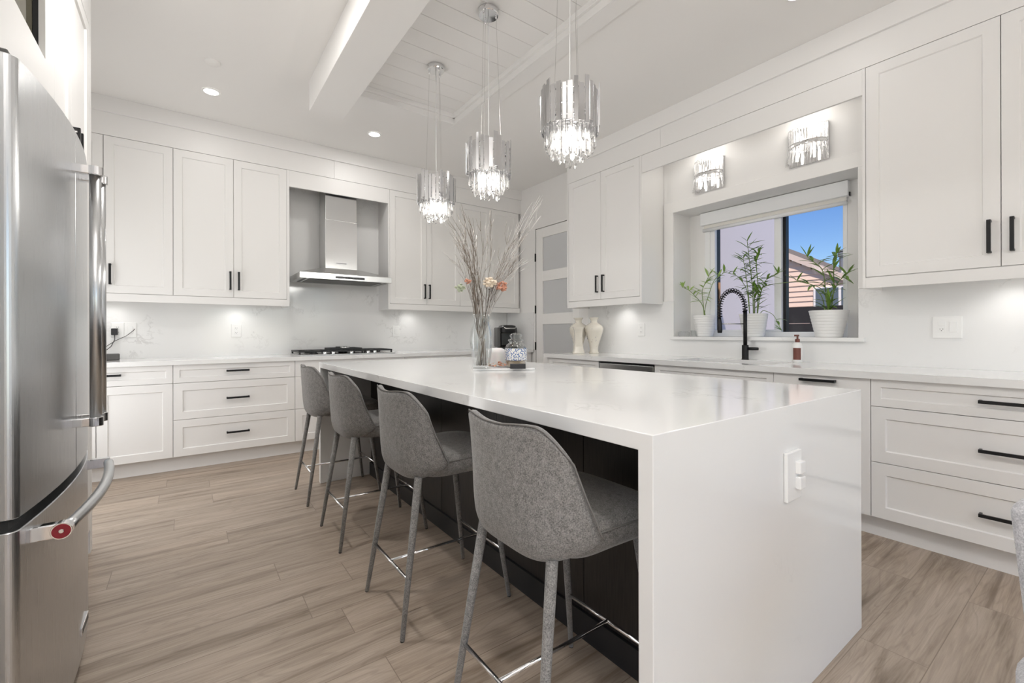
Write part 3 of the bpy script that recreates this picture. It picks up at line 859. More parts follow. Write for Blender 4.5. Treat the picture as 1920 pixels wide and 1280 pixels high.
# local: x = Y-1.935, y = -(X+.36): front towards -y
def fx(yl):            # front offset towards the room
    return .045 + .033 * (1 - (yl / .45) ** 2)
def door_outline(a, b_, ra, rb):
    pts = [(a, 0.0)]
    k = 22
    for i in range(k + 1):
        x = a + (b_ - a) * i / k
        d = fx(x)
        if ra and x - a < ra: q = (ra - (x - a)) / ra; d -= ra * (1 - math.sqrt(max(0, 1 - q * q)))
        if rb and b_ - x < rb: q = (rb - (b_ - x)) / rb; d -= rb * (1 - math.sqrt(max(0, 1 - q * q)))
        pts.append((x, -d))
    # denser rounding
    pts.append((b_, 0.0))
    return pts
def door_outline2(a, b_, ra, rb):
    xs = []
    for i in range(9):
        t = i / 8
        if ra: xs.append(a + ra * (1 - math.cos(t * PI / 2)))
    lo = a + (ra or 0); hi = b_ - (rb or 0)
    for i in range(1, 20): xs.append(lo + (hi - lo) * i / 20)
    if not ra: xs.insert(0, a)
    if rb:
        for i in range(9):
            t = i / 8
            xs.append(b_ - rb * (1 - math.sin(t * PI / 2)))
    else: xs.append(b_)
    pts = [(a, 0.0)]
    for x in xs:
        d = fx(x)
        if ra and x - a < ra: q = (ra - (x - a)) / ra; d -= ra * (1 - math.sqrt(max(0, 1 - q * q)))
        if rb and b_ - x < rb: q = (rb - (b_ - x)) / rb; d -= rb * (1 - math.sqrt(max(0, 1 - q * q)))
        pts.append((x, -d))
    pts.append((b_, 0.0))
    return pts
FW = .45
box('case', STEELD, -FW + .004, FW - .004, .012, .66, .02, 1.755, fr_)
box('gasket', DARKGAP, -FW + .01, FW - .01, -.03, .013, .08, 1.76, fr_)
d1 = MB().prism(door_outline2(-FW, -.0022, .018, 0), .718, 1.775).build('door', STEEL, fr_, bevel=.002, seg=1)
d2 = MB().prism(door_outline2(.0022, FW, 0, .018), .718, 1.775).build('door', STEEL, fr_, bevel=.002, seg=1)
dz = MB().prism(door_outline2(-FW, FW, .018, .018), .075, .690).build('freezer_drawer', STEEL, fr_, bevel=.002, seg=1)
box('kick_grille', GREYP, -FW + .02, FW - .02, -.01, .01, .005, .07, fr_)
for sx in (-1, 1):
    g = MB().box(sx * (FW - .05) - .035, sx * (FW - .05) + .035, -.03, .06, 1.776, 1.79)
    g.lathe([(.014, 0), (.014, .022), (.0, .023)], (sx * (FW - .03), .0, 1.776), 18, False)
    g.build('hinge_cover', GREYP, fr_, bevel=.003)
def fridge_handle(door, x, side):
    y0 = -fx(x); yb_ = y0 - .052
    g = MB().tube([(x, yb_, .880), (x, yb_, 1.63)], .0145, 20)
    hb = g.build('handle', STEEL, door, smooth=False)
    for p in hb.data.polygons: p.use_smooth = True
    for z in (.868, 1.645):
        k = MB().box(x - .012, x + .012, yb_, y0 + .004, z - .013, z + .013)
        k.lathe([(.0185, -.014), (.0185, .014)], (x, yb_, z), 24)
        k.build('handle_mount', CHROME, door, bevel=.002)
fridge_handle(d1, -.048, -1)
fridge_handle(d2, .048, 1)
pts = []
for i in range(25):
    t = i / 24
    x = -.365 + .69 * t
    pts.append((x, -(fx(x) + .058 + .008 * math.sin(PI * t)), .655))
hb = MB().tube(pts, .0145, 20).build('handle', STEEL, dz)
for p in hb.data.polygons: p.use_smooth = True
for x in (-.375, .335):
    y0 = -fx(x)
    k = MB().box(x - .013, x + .013, y0 - .062, y0 + .004, .637, .673)
    k.build('handle_mount', CHROME, dz, bevel=.003)
x = -.389; y0 = -fx(x) - .055
def disc_y(name, m, r, xa, xb, y, z, parent):
    g = MB(); seg = 28
    la = [(xa, y + r * math.cos(2 * PI * i / seg), z + r * math.sin(2 * PI * i / seg)) for i in range(seg)]
    lb = [(xb, p[1], p[2]) for p in la]
    return g.rings([la, lb]).build(name, m, parent, bevel=.0008, seg=1)
disc_y('medallion_rim', CHROME, .0205, x - .004, x + .02, y0, .655, dz)
disc_y('medallion', RED, .0175, x - .0052, x - .003, y0, .655, dz)
disc_y('medallion_centre', CHROME, .005, x - .0062, x - .004, y0, .655, dz)
xp = .125
g = MB().box(xp - .06, xp + .06, -fx(xp) - .006, -fx(xp) + .004, .155, .182).build('badge', CHROME, dz, bevel=.001)
box('badge_face', GREYP, xp - .05, xp + .05, -fx(xp) - .0066, -fx(xp) - .0055, .161, .176, g)

# ------------------------------------------------------------------ tall cabinetry round the fridge
PXF = -.41
tc = empty('over_fridge_cabinet', (PXF - .02, 1.15, 0), PI / 2, 'white cabinet above the fridge with a glazed recess', 'cabinet')
# local x = Y-1.15, y into the wall
wl_ = 2.42 - 1.15
box('carcass', CAB, 0, wl_, .06, .62, 1.83, ZC, tc)
f = MB()
NA, NB, NZ0, NZ1 = .45, 1.133, 2.125, 2.70
f.box(0, NA, -.02, .058, 1.83, ZC).box(NB, wl_ - .002, -.02, .058, 1.83, ZC).box(NA, NB, -.02, .058, 1.83, NZ0).box(NA, NB, -.02, .058, NZ1, ZC)
f.build('face_panel', CAB, tc)
box('glass_panel', SMOKED, NA + .001, NB - .001, .012, .018, NZ0 + .001, NZ1 - .001, tc)
g = MB()
g.box(NA + .0005, NA + .004, -.003, .0115, NZ0 + .0005, NZ1 - .0005).box(NB - .004, NB - .0005, -.003, .0115, NZ0 + .0005, NZ1 - .0005)
g.build('glass_frame', BLACKM, tc)
r_ = cabinet('tall_cabinet', 'tall white pantry cabinet with two black pulls past the fridge', 'cabinet', (PXF - .021, 2.42, 0), PI / 2, .81, KZ, ZC - .004, .595,
        [('door', .0, .312, KZ, UT, (True, .28, 1.90, .28)), ('door', .312, .75, KZ, UT, (True, .347, 1.90, .28))],
        kick=KZ, panels=[(.751, .81, .0, ZC - .004)])
box('header', CAB, 0, .75, -.021, -.002, UT + .003, ZC - .004, r_)
structure(box('wall_fridge_side', WALL, XL, -.42, .80, 1.14, 0, ZC))

# ------------------------------------------------------------------ bar stools
def stool_shell(r_, outer_mat, dims):
    zmin, half, height = 0, 0, 0
wtab = [(.560, .195), (.58, .218), (.605, .236), (.64, .245), (.70, .243), (.75, .237), (.85, .222), (.93, .203)]
xct = [(.560, -.180), (.578, -.200), (.62, -.212), (.70, -.222), (.80, -.232), (.93, -.240)]
xet = [(.58, -.02), (.62, -.060), (.66, -.085), (.75, -.125), (.85, -.160), (.93, -.195)]
def shell_point(s, v_):
    a = abs(s)
    zb0 = .560 + .066 * max(0, (a - .68) / .32) ** 2
    zt0 = .906 + .008 * smoothstep(.1, .6, a) - .085 * max(0, (a - .70) / .30) ** 2.6
    z = zb0 + (zt0 - zb0) * v_
    y = s * lerp_table(wtab, z)
    xc, xe = lerp_table(xct, z), lerp_table(xet, z)
    x = xc + (xe - xc) * a ** lerp_table([(.58, 5.0), (.64, 4.0), (.75, 2.9), (.90, 2.3)], z)
    return Vector((x, y, z))
def make_stool():
    r_ = empty('bar_stool', (0, 0, 0))
    NU, NV = 24, 18
    g = MB()
    vs = [shell_point(-1 + 2 * i / NU, j / NV) for j in range(NV + 1) for i in range(NU + 1)]
    fs = []
    for j in range(NV):
        for i in range(NU):
            a = j * (NU + 1) + i
            fs.append((a + NU + 1, a + NU + 2, a + 1, a))
    g.poly(vs, fs)
    bk = g.build('backrest', FABRIC, r_, smooth=True, recalc=False, solid=.026, subsurf=1)
    path = [shell_point(-1, j / NV) for j in range(1, NV + 1)] + [shell_point(-1 + 2 * i / NU, 1) for i in range(1, NU)] + [shell_point(1, 1 - j / NV) for j in range(NV)]
    path = [p + Vector((.004, 0, 0)) for p in path]
    MB().tube(path, .0024, 8).build('piping', PIPING, bk, smooth=True)
    # seat cushion: rounded plan, stacked loops
    def plan(k, z, dx=0):
        pts = []; m_ = 44
        for i in range(m_):
            a = 2 * PI * i / m_
            cxx, sy = math.cos(a), math.sin(a)
            e = .42
            px = .220 * math.copysign(abs(cxx) ** e, cxx); py = .217 * math.copysign(abs(sy) ** e, sy)
            if px < 0: py *= .96; px *= .82
            else: py *= .985
            pts.append((.035 + px * k + dx, py * k, z))
        return pts
    g = MB()
    g.rings([plan(.78, .566), plan(.90, .572), plan(.97, .588), plan(1.0, .610), plan(1.0, .632), plan(.975, .648), plan(.90, .656), plan(.6, .662), plan(.2, .664)])
    st_ = g.build('seat', FABRIC, r_, smooth=True)
    MB().tube([(p[0] * 1.0, p[1], p[2]) for p in plan(1.004, .634)], .0024, 8, closed=True).build('piping', PIPING, st_, smooth=True)
    for (xf, xt) in ((-.2425, -.156), (.2425, .165)):
        for sy in (-1, 1):
            lg = MB().tube([(xf, sy * .20, .004), (xf + (xt - xf) * .5, sy * .1775, .292), (xt, sy * .155, .580)], [.0085, .0125, .0155], 16).build('leg', FABRIC, r_, smooth=True)
            MB().lathe([(.0075, 0), (.0085, .006)], (xf, sy * .20, 0), 14).build('foot_glide', BLACKP, lg)
    def at(z, xf, xt): t = z / .58; return xf + (xt - xf) * t, .20 - .045 * t
    zb2 = .208
    xr_, yr_ = at(zb2, -.2425, -.156); xf_, yf_ = at(zb2, .2425, .165)
    for xx, yy in ((xr_, yr_), (xf_, yf_)):
        MB().tube([(xx, -yy, zb2), (xx, yy, zb2)], .0065, 12).build('stretcher', CHROME, r_, smooth=True)
    MB().tube([(xr_, 0, zb2), (xf_, 0, zb2)], .0065, 12).build('stretcher', CHROME, r_, smooth=True)
    return r_
stool = make_stool()
STOOLS = [(.99, 0.0, 'grey tweed bar stool nearest the camera, beside the waterfall end'),
          (1.777, 0.0, 'second grey tweed bar stool, next beyond the nearest one'),
          (2.605, 0.0, 'third grey tweed bar stool, between the second and the farthest one'),
          (3.377, 0.0, 'farthest grey tweed bar stool, in front of the wide white drawers')]
for i, (y, a, lb) in enumerate(STOOLS):
    o = stool if i == 0 else dup(stool)
    o.location = (.8825, y, 0); o.rotation_euler = (0, 0, a)
    tag(o, lb, 'stool', 'grey bar stools along the island')

# dining chair at the right edge of the picture
dc = empty('dining_chair', (1.38, -.10, 0), math.radians(150), 'pale grey fabric dining chair cut off by the right picture edge', 'chair')
NU, NV = 24, 16
def chair_point(s, v_):
    a = abs(s)
    zt0 = .80 - .05 * max(0, (a - .6) / .4) ** 2
    z = .40 + (zt0 - .40) * v_
    ang = s * 1.65
    rr_ = .235 + .035 * v_
    return Vector((-rr_ * math.cos(ang) + .02, rr_ * 1.05 * math.sin(ang), z))
g = MB()
vs = [chair_point(-1 + 2 * i / NU, j / NV) for j in range(NV + 1) for i in range(NU + 1)]
fs = []
for j in range(NV):
    for i in range(NU):
        a = j * (NU + 1) + i
        fs.append((a + NU + 1, a + NU + 2, a + 1, a))
g.poly(vs, fs)
g.build('backrest', FABRIC2, dc, smooth=True, recalc=False, solid=.04, subsurf=1)
MB().lathe([(.0, .40), (.20, .40), (.225, .42), (.225, .46), (.20, .478), (.0, .482)], (.02, 0, 0), 40, False).build('seat', FABRIC2, dc, smooth=True)
for sx in (-1, 1):
    for sy in (-1, 1):
        MB().tube([(.02 + sx * .20, sy * .19, .0), (.02 + sx * .13, sy * .13, .41)], [.010, .016], 14).build('leg', BLACKM, dc, smooth=True)

# ------------------------------------------------------------------ pendants
def make_pendant():
    rnd = random.Random(4)
    r_ = empty('pendant_light', (0, 0, 0))
    MB().lathe([(.0, 0), (.062, 0), (.063, -.004), (.063, -.03), (.060, -.034), (.0, -.035)], seg=40, close=False).build('canopy', CHROME, r_, smooth=False)
    for a in (0.5, 2.6, 4.7):
        x, y = .048 * math.cos(a), .048 * math.sin(a)
        w_ = MB().tube([(x, y, -.035), (x * 1.6, y * 1.6, -.86)], .0008, 6).build('suspension_wire', NICKEL, r_)
        MB().lathe([(.006, 0), (.006, -.016), (.002, -.022)], (x, y, -.035), 12).build('wire_grip', CHROME, w_, smooth=True)
    MB().tube([(0, 0, -.035), (.004, .002, -.15), (-.003, 0, -.3), (0, 0, -.5), (0, 0, -.86)], .0028, 8).build('cord', WHITE, r_, smooth=True)
    g = MB()
    for rr_, z in ((.128, -.86), (.128, -.985), (.106, -1.0), (.078, -1.0), (.046, -1.0)):
        g.tube([(rr_ * math.cos(2 * PI * i / 40), rr_ * math.sin(2 * PI * i / 40), z) for i in range(40)], .004, 8, closed=True)
    for k in range(3):
        a = k * 2 * PI / 3 + .3
        g.tube([(0, 0, -.86), (.128 * math.cos(a), .128 * math.sin(a), -.86)], .003, 6)
        g.tube([(.128 * math.cos(a), .128 * math.sin(a), -.985), (0, 0, -1.0)], .003, 6)
    g.tube([(0, 0, -.85), (0, 0, -1.0)], .006, 10)
    g.build('ring_frame', CHROME, r_, smooth=True)
    ns = 32
    for k in range(ns):
        a = 2 * PI * k / ns
        top = -.832 + rnd.uniform(-.022, .030); bot = -1.018 + rnd.uniform(-.014, .016)
        wd = rnd.choice([.010, .0125, .0145]); rr_ = .137 + rnd.uniform(-.004, .006)
        o = MB().box(-wd, wd, -.0025, .0025, -(top - bot) / 2, (top - bot) / 2).build('metal_strip', MIRROR, r_, (rr_ * math.cos(a), rr_ * math.sin(a), (top + bot) / 2), a + PI / 2 + rnd.uniform(-.22, .22), bevel=.001, seg=1)
    for rr_, n_, z1_, z0_ in ((.116, 26, -1.0, -1.100), (.088, 20, -1.0, -1.138), (.056, 12, -1.0, -1.165)):
        for k in range(n_):
            a = 2 * PI * (k + .5 * rnd.random()) / n_
            h_ = (z1_ - z0_) + rnd.uniform(-.016, .012)
            lo = -h_
            rad = rnd.choice([.0085, .010, .0115])
            g = MB().lathe([(rad * .6, .018), (rad, .010), (rad, lo + .014), (rad * .25, lo)], seg=6)
            g.build('crystal', CRYSTAL, r_, (rr_ * math.cos(a), rr_ * math.sin(a), z1_ + rnd.uniform(-.004, .006)), a)
    for k in range(8):
        a = 2 * PI * k / 8
        rb_ = .072 if k % 2 else .036
        MB().lathe([(.0, -.050), (.006, -.047), (.008, -.03), (.008, .01), (.005, .022)], seg=12).build('bulb', BULB, r_, (rb_ * math.cos(a), rb_ * math.sin(a), -1.045), smooth=True)
    return r_
pend = make_pendant()
for i, (y, lb) in enumerate([(3.04, 'farthest of the three crystal pendants, nearest the hood'), (2.32, 'middle of the three crystal pendants over the island'), (1.595, 'nearest and largest-looking of the three crystal pendants over the island')]):
    o = pend if i == 0 else dup(pend)
    o.location = (1.51, y, 3.13); o.rotation_euler = (0, 0, i * .9)
    tag(o, lb, 'pendant light', 'crystal pendants over the island')
    light('pendant_glow', 'POINT', (1.51, y, 1.95), 7.5, (1, .965, .92), shadow_soft_size=.07)

# ------------------------------------------------------------------ wall sconces
def make_sconce():
    rnd = random.Random(9)
    r_ = empty('wall_sconce', (0, 0, 0))      # back at local y = 0, front towards -y
    box('back_plate', CHROME, -.128, .128, -.012, 0, -.135, .135, r_, bevel=.002)
    g = MB()
    for z in (.012, -.012):
        g.tube([(.122 * math.cos(PI + PI * i / 24), .095 * math.sin(PI + PI * i / 24) - .010, z) for i in range(25)], .0045, 8)
    for i in range(24):
        a0, a1 = PI + PI * i / 24, PI + PI * (i + 1) / 24
        p0 = (.122 * math.cos(a0), .095 * math.sin(a0) - .010); p1 = (.122 * math.cos(a1), .095 * math.sin(a1) - .010)
        g.poly([(p0[0], p0[1], -.012), (p1[0], p1[1], -.012), (p1[0], p1[1], .012), (p0[0], p0[1], .012)], [(0, 1, 2, 3)])
    g.build('band', CHROME, r_)
    for k in range(21):
        a = PI + PI * k / 20
        x, y = .120 * math.cos(a), .095 * math.sin(a) - .011
        L1 = .115 + rnd.uniform(-.012, .01)
        MB().lathe([(.0055, 0), (.0065, .006), (.0065, L1 - .008), (.003, L1)], seg=7).build('crystal_rod', CRYSTAL, r_, (x, y, .010))
        tilt = rnd.uniform(-.012, .012); L2 = .115 + rnd.uniform(-.016, .016)
        MB().tube([(0, 0, 0), (tilt * .5 + x * .04, -.002, -L2 * .5), (tilt + x * .10, -.006, -L2)], [.0065, .0068, .0028], 7).build('crystal_drop', CRYSTAL, r_, (x, y, -.010))
    for x in (-.055, .055):
        MB().lathe([(.0, -.05), (.007, -.047), (.009, -.02), (.009, .02), (.006, .05), (.0, .052)], seg=12, close=False).build('bulb', SBULB, r_, (x, -.055, .045), smooth=True)
        MB().lathe([(.0, -.05), (.007, -.047), (.009, -.02), (.009, .02), (.006, .05), (.0, .052)], seg=12, close=False).build('bulb', SBULB, r_, (x, -.055, -.065), smooth=True)
    return r_
sc_ = make_sconce()
for i, (y, lb) in enumerate([(2.135, 'crystal wall sconce over the far half of the window'), (1.37, 'crystal wall sconce over the near half of the window')]):
    o = sc_ if i == 0 else dup(sc_)
    o.location = (XR, y, 2.50); o.rotation_euler = (0, 0, -PI / 2)
    tag(o, lb, 'sconce', 'crystal sconces over the window')
    light('sconce_glow', 'POINT', (XR - .14, y, 2.66), 1.2, (1, .96, .9), shadow_soft_size=.05)

# ------------------------------------------------------------------ faucet, soap, things on the sill
fc = empty('faucet', (3.60, 1.795, CT), 0, 'matte black spring pull-down faucet behind the sink', 'faucet')
MB().lathe([(.0, 0), (.027, 0), (.027, .006), (.0245, .008), (.0245, .115), (.015, .118)], seg=28).build('body', BLACKM, fc, smooth=False, bevel=.001)
MB().tube([(0, 0, .115), (0, 0, .395)], .0145, 18).build('riser', BLACKM, fc, smooth=True)
MB().tube([(0, -.022, .088), (.004, -.055, .088), (.006, -.098, .088)], [.012, .0125, .011], 16).build('lever', BLACKM, fc, smooth=True)
arc = []
for i in range(33):
    a = PI * i / 32
    arc.append(Vector((-.09 + .09 * math.cos(a), .055 - .055 * math.cos(a), .395 + .155 * math.sin(a))))
arc = [Vector((0, 0, .38))] + arc + [Vector((-.18, .11, .33))]
MB().tube(arc, .0045, 10).build('hose', BLACKM, fc, smooth=True)
coil = []; turns = 24
seglen = [0]
for p, q in zip(arc, arc[1:]): seglen.append(seglen[-1] + (q - p).length)
T = seglen[-1]
def arc_at(d):
    for k in range(len(arc) - 1):
        if d <= seglen[k + 1]:
            t = (d - seglen[k]) / max(1e-6, seglen[k + 1] - seglen[k]); return arc[k].lerp(arc[k + 1], t), (arc[k + 1] - arc[k]).normalized()
    return arc[-1], (arc[-1] - arc[-2]).normalized()
side = Vector((-.52, -.85, 0)).normalized()
side = Vector((.11, .18, 0)).normalized()
for i in range(turns * 12 + 1):
    p, d = arc_at(T * i / (turns * 12))
    s1_ = side; s2_ = d.cross(side).normalized(); s1_ = s2_.cross(d).normalized()
    a = 2 * PI * i / 12
    coil.append(p + (s1_ * math.cos(a) + s2_ * math.sin(a)) * .0165)
MB().tube(coil, .0036, 6).build('spring', BLACKM, fc, smooth=True)
MB().lathe([(.010, 0), (.013, -.02), (.0165, -.05), (.0185, -.10), (.0165, -.12), (.013, -.122)], (-.18, .11, .335), 20).build('spray_head', BLACKM, fc, smooth=True)
MB().tube([(0, 0, .285), (-.165, .10, .285)], .0045, 10).build('docking_arm', NICKEL, fc, smooth=True)

sb = empty('soap_bottle', (3.56, 1.402, CT), 0, 'white pump soap bottle with a brown cap beside the sink', 'soap bottle')
MB().lathe([(.0, 0), (.030, 0), (.033, .004), (.033, .115), (.030, .132), (.018, .144), (.013, .146)], seg=28, close=False).build('bottle', WHITE, sb, smooth=True)
g = MB().lathe([(.015, .144), (.015, .168), (.006, .170), (.006, .190)], seg=18)
g.box(-.036, .012, -.007, .007, .188, .200)
g.build('pump', BROWNL, sb)
g = MB()
for i in range(10):
    a0 = math.radians(150 + i * 9); a1 = math.radians(150 + (i + 1) * 9)
    g.poly([(.0336 * math.cos(a0), .0336 * math.sin(a0), .02), (.0336 * math.cos(a1), .0336 * math.sin(a1), .02), (.0336 * math.cos(a1), .0336 * math.sin(a1), .105), (.0336 * math.cos(a0), .0336 * math.sin(a0), .105)], [(0, 1, 2, 3)])
g.build('label', BROWNL, sb)

def pot_profile(r0, r1, h):
    pr_ = [(.0, 0), (r0, 0)]
    k = 9
    for i in range(k):
        z0_, z1_ = h * i / k, h * (i + 1) / k
        ra, rb = r0 + (r1 - r0) * i / k, r0 + (r1 - r0) * (i + 1) / k
        pr_ += [(ra + .0025, z0_ + .004), (rb + .0025, z1_ - .003), (rb, z1_)]
    pr_ += [(r1 - .008, h), (r1 - .012, h - .02), (.0, h - .022)]
    return pr_
def leaf(mb, base, direction, length, width, droop, rnd):
    d = Vector(direction).normalized(); side_ = d.cross(Vector((0, 0, 1)))
    if side_.length < .1: side_ = Vector((1, 0, 0))
    side_.normalize(); up_ = side_.cross(d)
    k = 6; L = []; R = []; C = []
    for i in range(k + 1):
        t = i / k
        p = Vector(base) + d * length * t + Vector((0, 0, -droop * t * t))
        w_ = width * math.sin(PI * min(1, t * .92 + .06)) ** .8 * (1 - .35 * t) if i < k else 0.0005
        L.append(p + side_ * w_ + up_ * w_ * .35); R.append(p - side_ * w_ + up_ * w_ * .35); C.append(p)
    v = L + C + R; n_ = k + 1
    f_ = []
    for i in range(k):
        f_.append((i, i + 1, n_ + i + 1, n_ + i)); f_.append((n_ + i, n_ + i + 1, 2 * n_ + i + 1, 2 * n_ + i))
    mb.poly(v, f_)
def bamboo(loc, r0, r1, h, label, stems, seed, leafmat, size=1.0):
    rnd = random.Random(seed)
    lo_y, hi_y = WY0 + .015 - loc[1], WY1 - .015 - loc[1]
    lo_x, hi_x = -.20, 3.93 - loc[0] - .01
    def fits(p, d, ln):
        q = Vector(p) + Vector(d).normalized() * ln
        return lo_x < q.x < hi_x and lo_y < q.y < hi_y and q.z < WZ1 - loc[2] - .17
    r_ = empty('potted_bamboo', loc, 0, label, 'plant')
    MB().lathe(pot_profile(r0, r1, h), seg=40, close=False).build('pot', POT, r_, smooth=True)
    MB().lathe([(.0, h - .016), (r1 - .013, h - .018)], seg=30, close=False).build('soil', SOIL, r_)
    for pts, rad, mode in stems:
        base = Vector((pts[0][0], pts[0][1], h - .02))
        P_ = [base] + [Vector(p) for p in pts[1:]]
        Q = []
        for a, b2 in zip(P_, P_[1:]):
            for i in range(6): Q.append(a.lerp(b2, i / 6))
        Q.append(P_[-1])
        for _ in range(3):
            Q = [Q[0]] + [(Q[i - 1] + Q[i] * 2 + Q[i + 1]) / 4 for i in range(1, len(Q) - 1)] + [Q[-1]]
        st_ = MB().tube(Q, [rad * (1 - .5 * i / len(Q)) for i in range(len(Q))], 8).build('stem', STEM, r_, smooth=True)
        g = MB()
        start, cnt = mode
        for i in range(int(cnt * 1.35)):
            t = start + (1 - start) * (i + rnd.random() * .6) / (cnt * 1.35)
            p = Q[min(len(Q) - 1, int(t * (len(Q) - 1)))]
            ln = rnd.uniform(.075, .135) * size
            for _ in range(12):
                a = rnd.uniform(0, 2 * PI)
                d = (math.cos(a) * .55, math.sin(a), rnd.uniform(-.1, .9))
                if fits(p, d, ln): break
            else: continue
            leaf(g, p, d, ln, rnd.uniform(.0085, .0135) * size, rnd.uniform(.0, .05), rnd)
        for i in range(3):
            ln = rnd.uniform(.06, .10) * size
            for _ in range(12):
                a = rnd.uniform(0, 2 * PI)
                d = (math.cos(a) * .5, math.sin(a) * .8, rnd.uniform(.3, 1.2))
                if fits(Q[-1], d, ln): break
            else: continue
            leaf(g, Q[-1], d, ln, .009 * size, .01, rnd)
        g.build('foliage', leafmat, st_, smooth=True)
    return r_
SZ = 1.1005
bamboo((3.80, 2.262, SZ), .070, .094, .19, 'small potted bamboo with few leaves at the far end of the window sill',
       [([(0, 0, 0), (0, .01, .30), (-.01, .02, .42), (-.01, -.06, .56)], .004, (.35, 9)), ([(.01, -.01, 0), (0, .02, .30), (-.03, .13, .43), (-.03, .20, .46)], .0035, (.4, 8)),
        ([(0, 0, 0), (0, -.01, .28), (-.02, -.10, .50), (-.02, -.17, .54)], .0035, (.5, 7))], 3, LEAF2, size=1.1)
bamboo((3.80, 1.826, SZ), .078, .106, .19, 'tallest potted bamboo, in the middle of the window sill behind the faucet',
       [([(0, 0, 0), (0, .005, .40), (.0, .03, .62), (0, .05, .80)], .0045, (.25, 22)), ([(.02, -.02, 0), (.02, -.03, .40), (0, -.02, .62), (0, -.04, .70)], .0045, (.25, 20)),
        ([(-.02, .02, 0), (-.02, .03, .35), (-.01, .06, .55), (-.01, .08, .66)], .004, (.3, 18)), ([(0, -.03, 0), (0, -.05, .33), (-.02, -.10, .46), (-.02, -.20, .50)], .004, (.3, 12)),
        ([(0, .03, 0), (0, .05, .40), (-.02, .12, .52), (-.02, .24, .56)], .0035, (.5, 5)), ([(0, -.04, 0), (-.01, -.08, .22), (-.03, -.17, .18), (-.03, -.23, .05)], .003, (.8, 2)),
        ([(.02, 0, 0), (.02, .0, .30), (.02, .01, .42)], .005, (.2, 16))], 8, LEAF, size=1.05)
bamboo((3.79, 1.285, SZ), .080, .122, .195, 'potted bamboo in the largest white pot at the near end of the sill',
       [([(0, 0, 0), (0, .02, .34), (-.01, .03, .50), (-.02, .13, .60)], .0045, (.35, 11)), ([(.01, -.01, 0), (.01, -.03, .36), (0, -.03, .56), (0, -.05, .60)], .0045, (.35, 11)),
        ([(0, 0, 0), (0, -.02, .30), (-.03, -.07, .40), (-.04, -.13, .45)], .004, (.45, 9)), ([(0, .02, 0), (0, .04, .30), (-.02, .11, .40), (-.02, .20, .43)], .004, (.4, 7)),
        ([(0, .0, 0), (0, .03, .36), (.0, .20, .43), (.0, .42, .42), (.0, .52, .37)], .003, (.8, 3)), ([(.0, 0, 0), (.0, .0, .2), (0, .0, .28)], .006, (.3, 8))], 21, LEAF, size=1.15)
gd = empty('glass_dish', (3.74, 2.43, SZ), 0, 'low clear glass dish in the left corner of the window sill', 'dish')
MB().lathe([(.0, 0), (.04, 0), (.052, .010), (.054, .026), (.048, .040), (.03, .048), (.0, .05)], seg=30, close=False).build('dish', GLASS, gd, smooth=True)
gc = empty('glass_cup', (3.74, 2.325, SZ), 0, 'small clear glass cup beside the far bamboo pot', 'cup')
MB().lathe([(.0, 0), (.028, 0), (.031, .055), (.028, .055), (.025, .006), (.0, .006)], seg=26, close=False).build('cup', GLASS, gc, smooth=True)

# ------------------------------------------------------------------ urns on the right worktop
urn_prof = [(.0, 0), (.050, 0), (.054, .010), (.045, .020), (.044, .05), (.052, .10), (.078, .18), (.096, .235), (.098, .262), (.085, .292), (.055, .312), (.036, .326), (.034, .345), (.042, .362), (.053, .374), (.050, .377), (.030, .36), (.028, .33), (.0, .32)]
un = empty('ceramic_urn', (3.46, 3.30, CT), 0, 'cream ceramic urn with a flower print, right of the pair', 'urn', 'cream urns on the worktop')
MB().lathe(urn_prof, seg=44, close=False).build('urn_body', URNP, un, smooth=True)
un2 = dup(un); un2.location = (3.40, 3.47, CT)
tag(un2, 'cream ceramic urn standing behind the flared vase', 'urn', 'cream urns on the worktop')
fv = empty('flared_vase', (3.30, 3.37, CT), -.62, 'cream square flared vase with a picture panel, before the left urn', 'vase')
g = MB()
lv = []
for hw_, z in ((.062, 0), (.060, .012), (.050, .05), (.043, .12), (.040, .19), (.045, .245), (.056, .275), (.055, .278), (.042, .26), (.038, .2)):
    q = []
    for i in range(32):
        a = 2 * PI * i / 32
        cxx, sy = math.cos(a), math.sin(a)
        q.append((hw_ * math.copysign(abs(cxx) ** .35, cxx), hw_ * math.copysign(abs(sy) ** .35, sy), z))
    lv.append(q)
g.rings(lv).build('vase_body', CERAMIC, fv, smooth=True)
box('picture_panel', URNP, -.030, .030, -.0475, -.044, .06, .17, fv)
bd = empty('camera_gadget', (3.46, 3.565, CT), 0, 'small black round gadget at the far end of the window worktop', 'gadget')
g = MB().lathe([(.0, 0), (.020, 0), (.022, .006), (.010, .010), (.010, .018)], seg=20)
g.lathe([(.0, .014), (.020, .018), (.026, .034), (.020, .052), (.0, .058)], seg=20, close=False)
g.build('gadget_body', BLACKP, bd, smooth=True)
MB().lathe([(.0, .016), (.017, .019), (.021, .033), (.016, .048), (.0, .052)], (-.005, -.036, 0), 18, False).build('lens', BLACKP, bd, smooth=True)

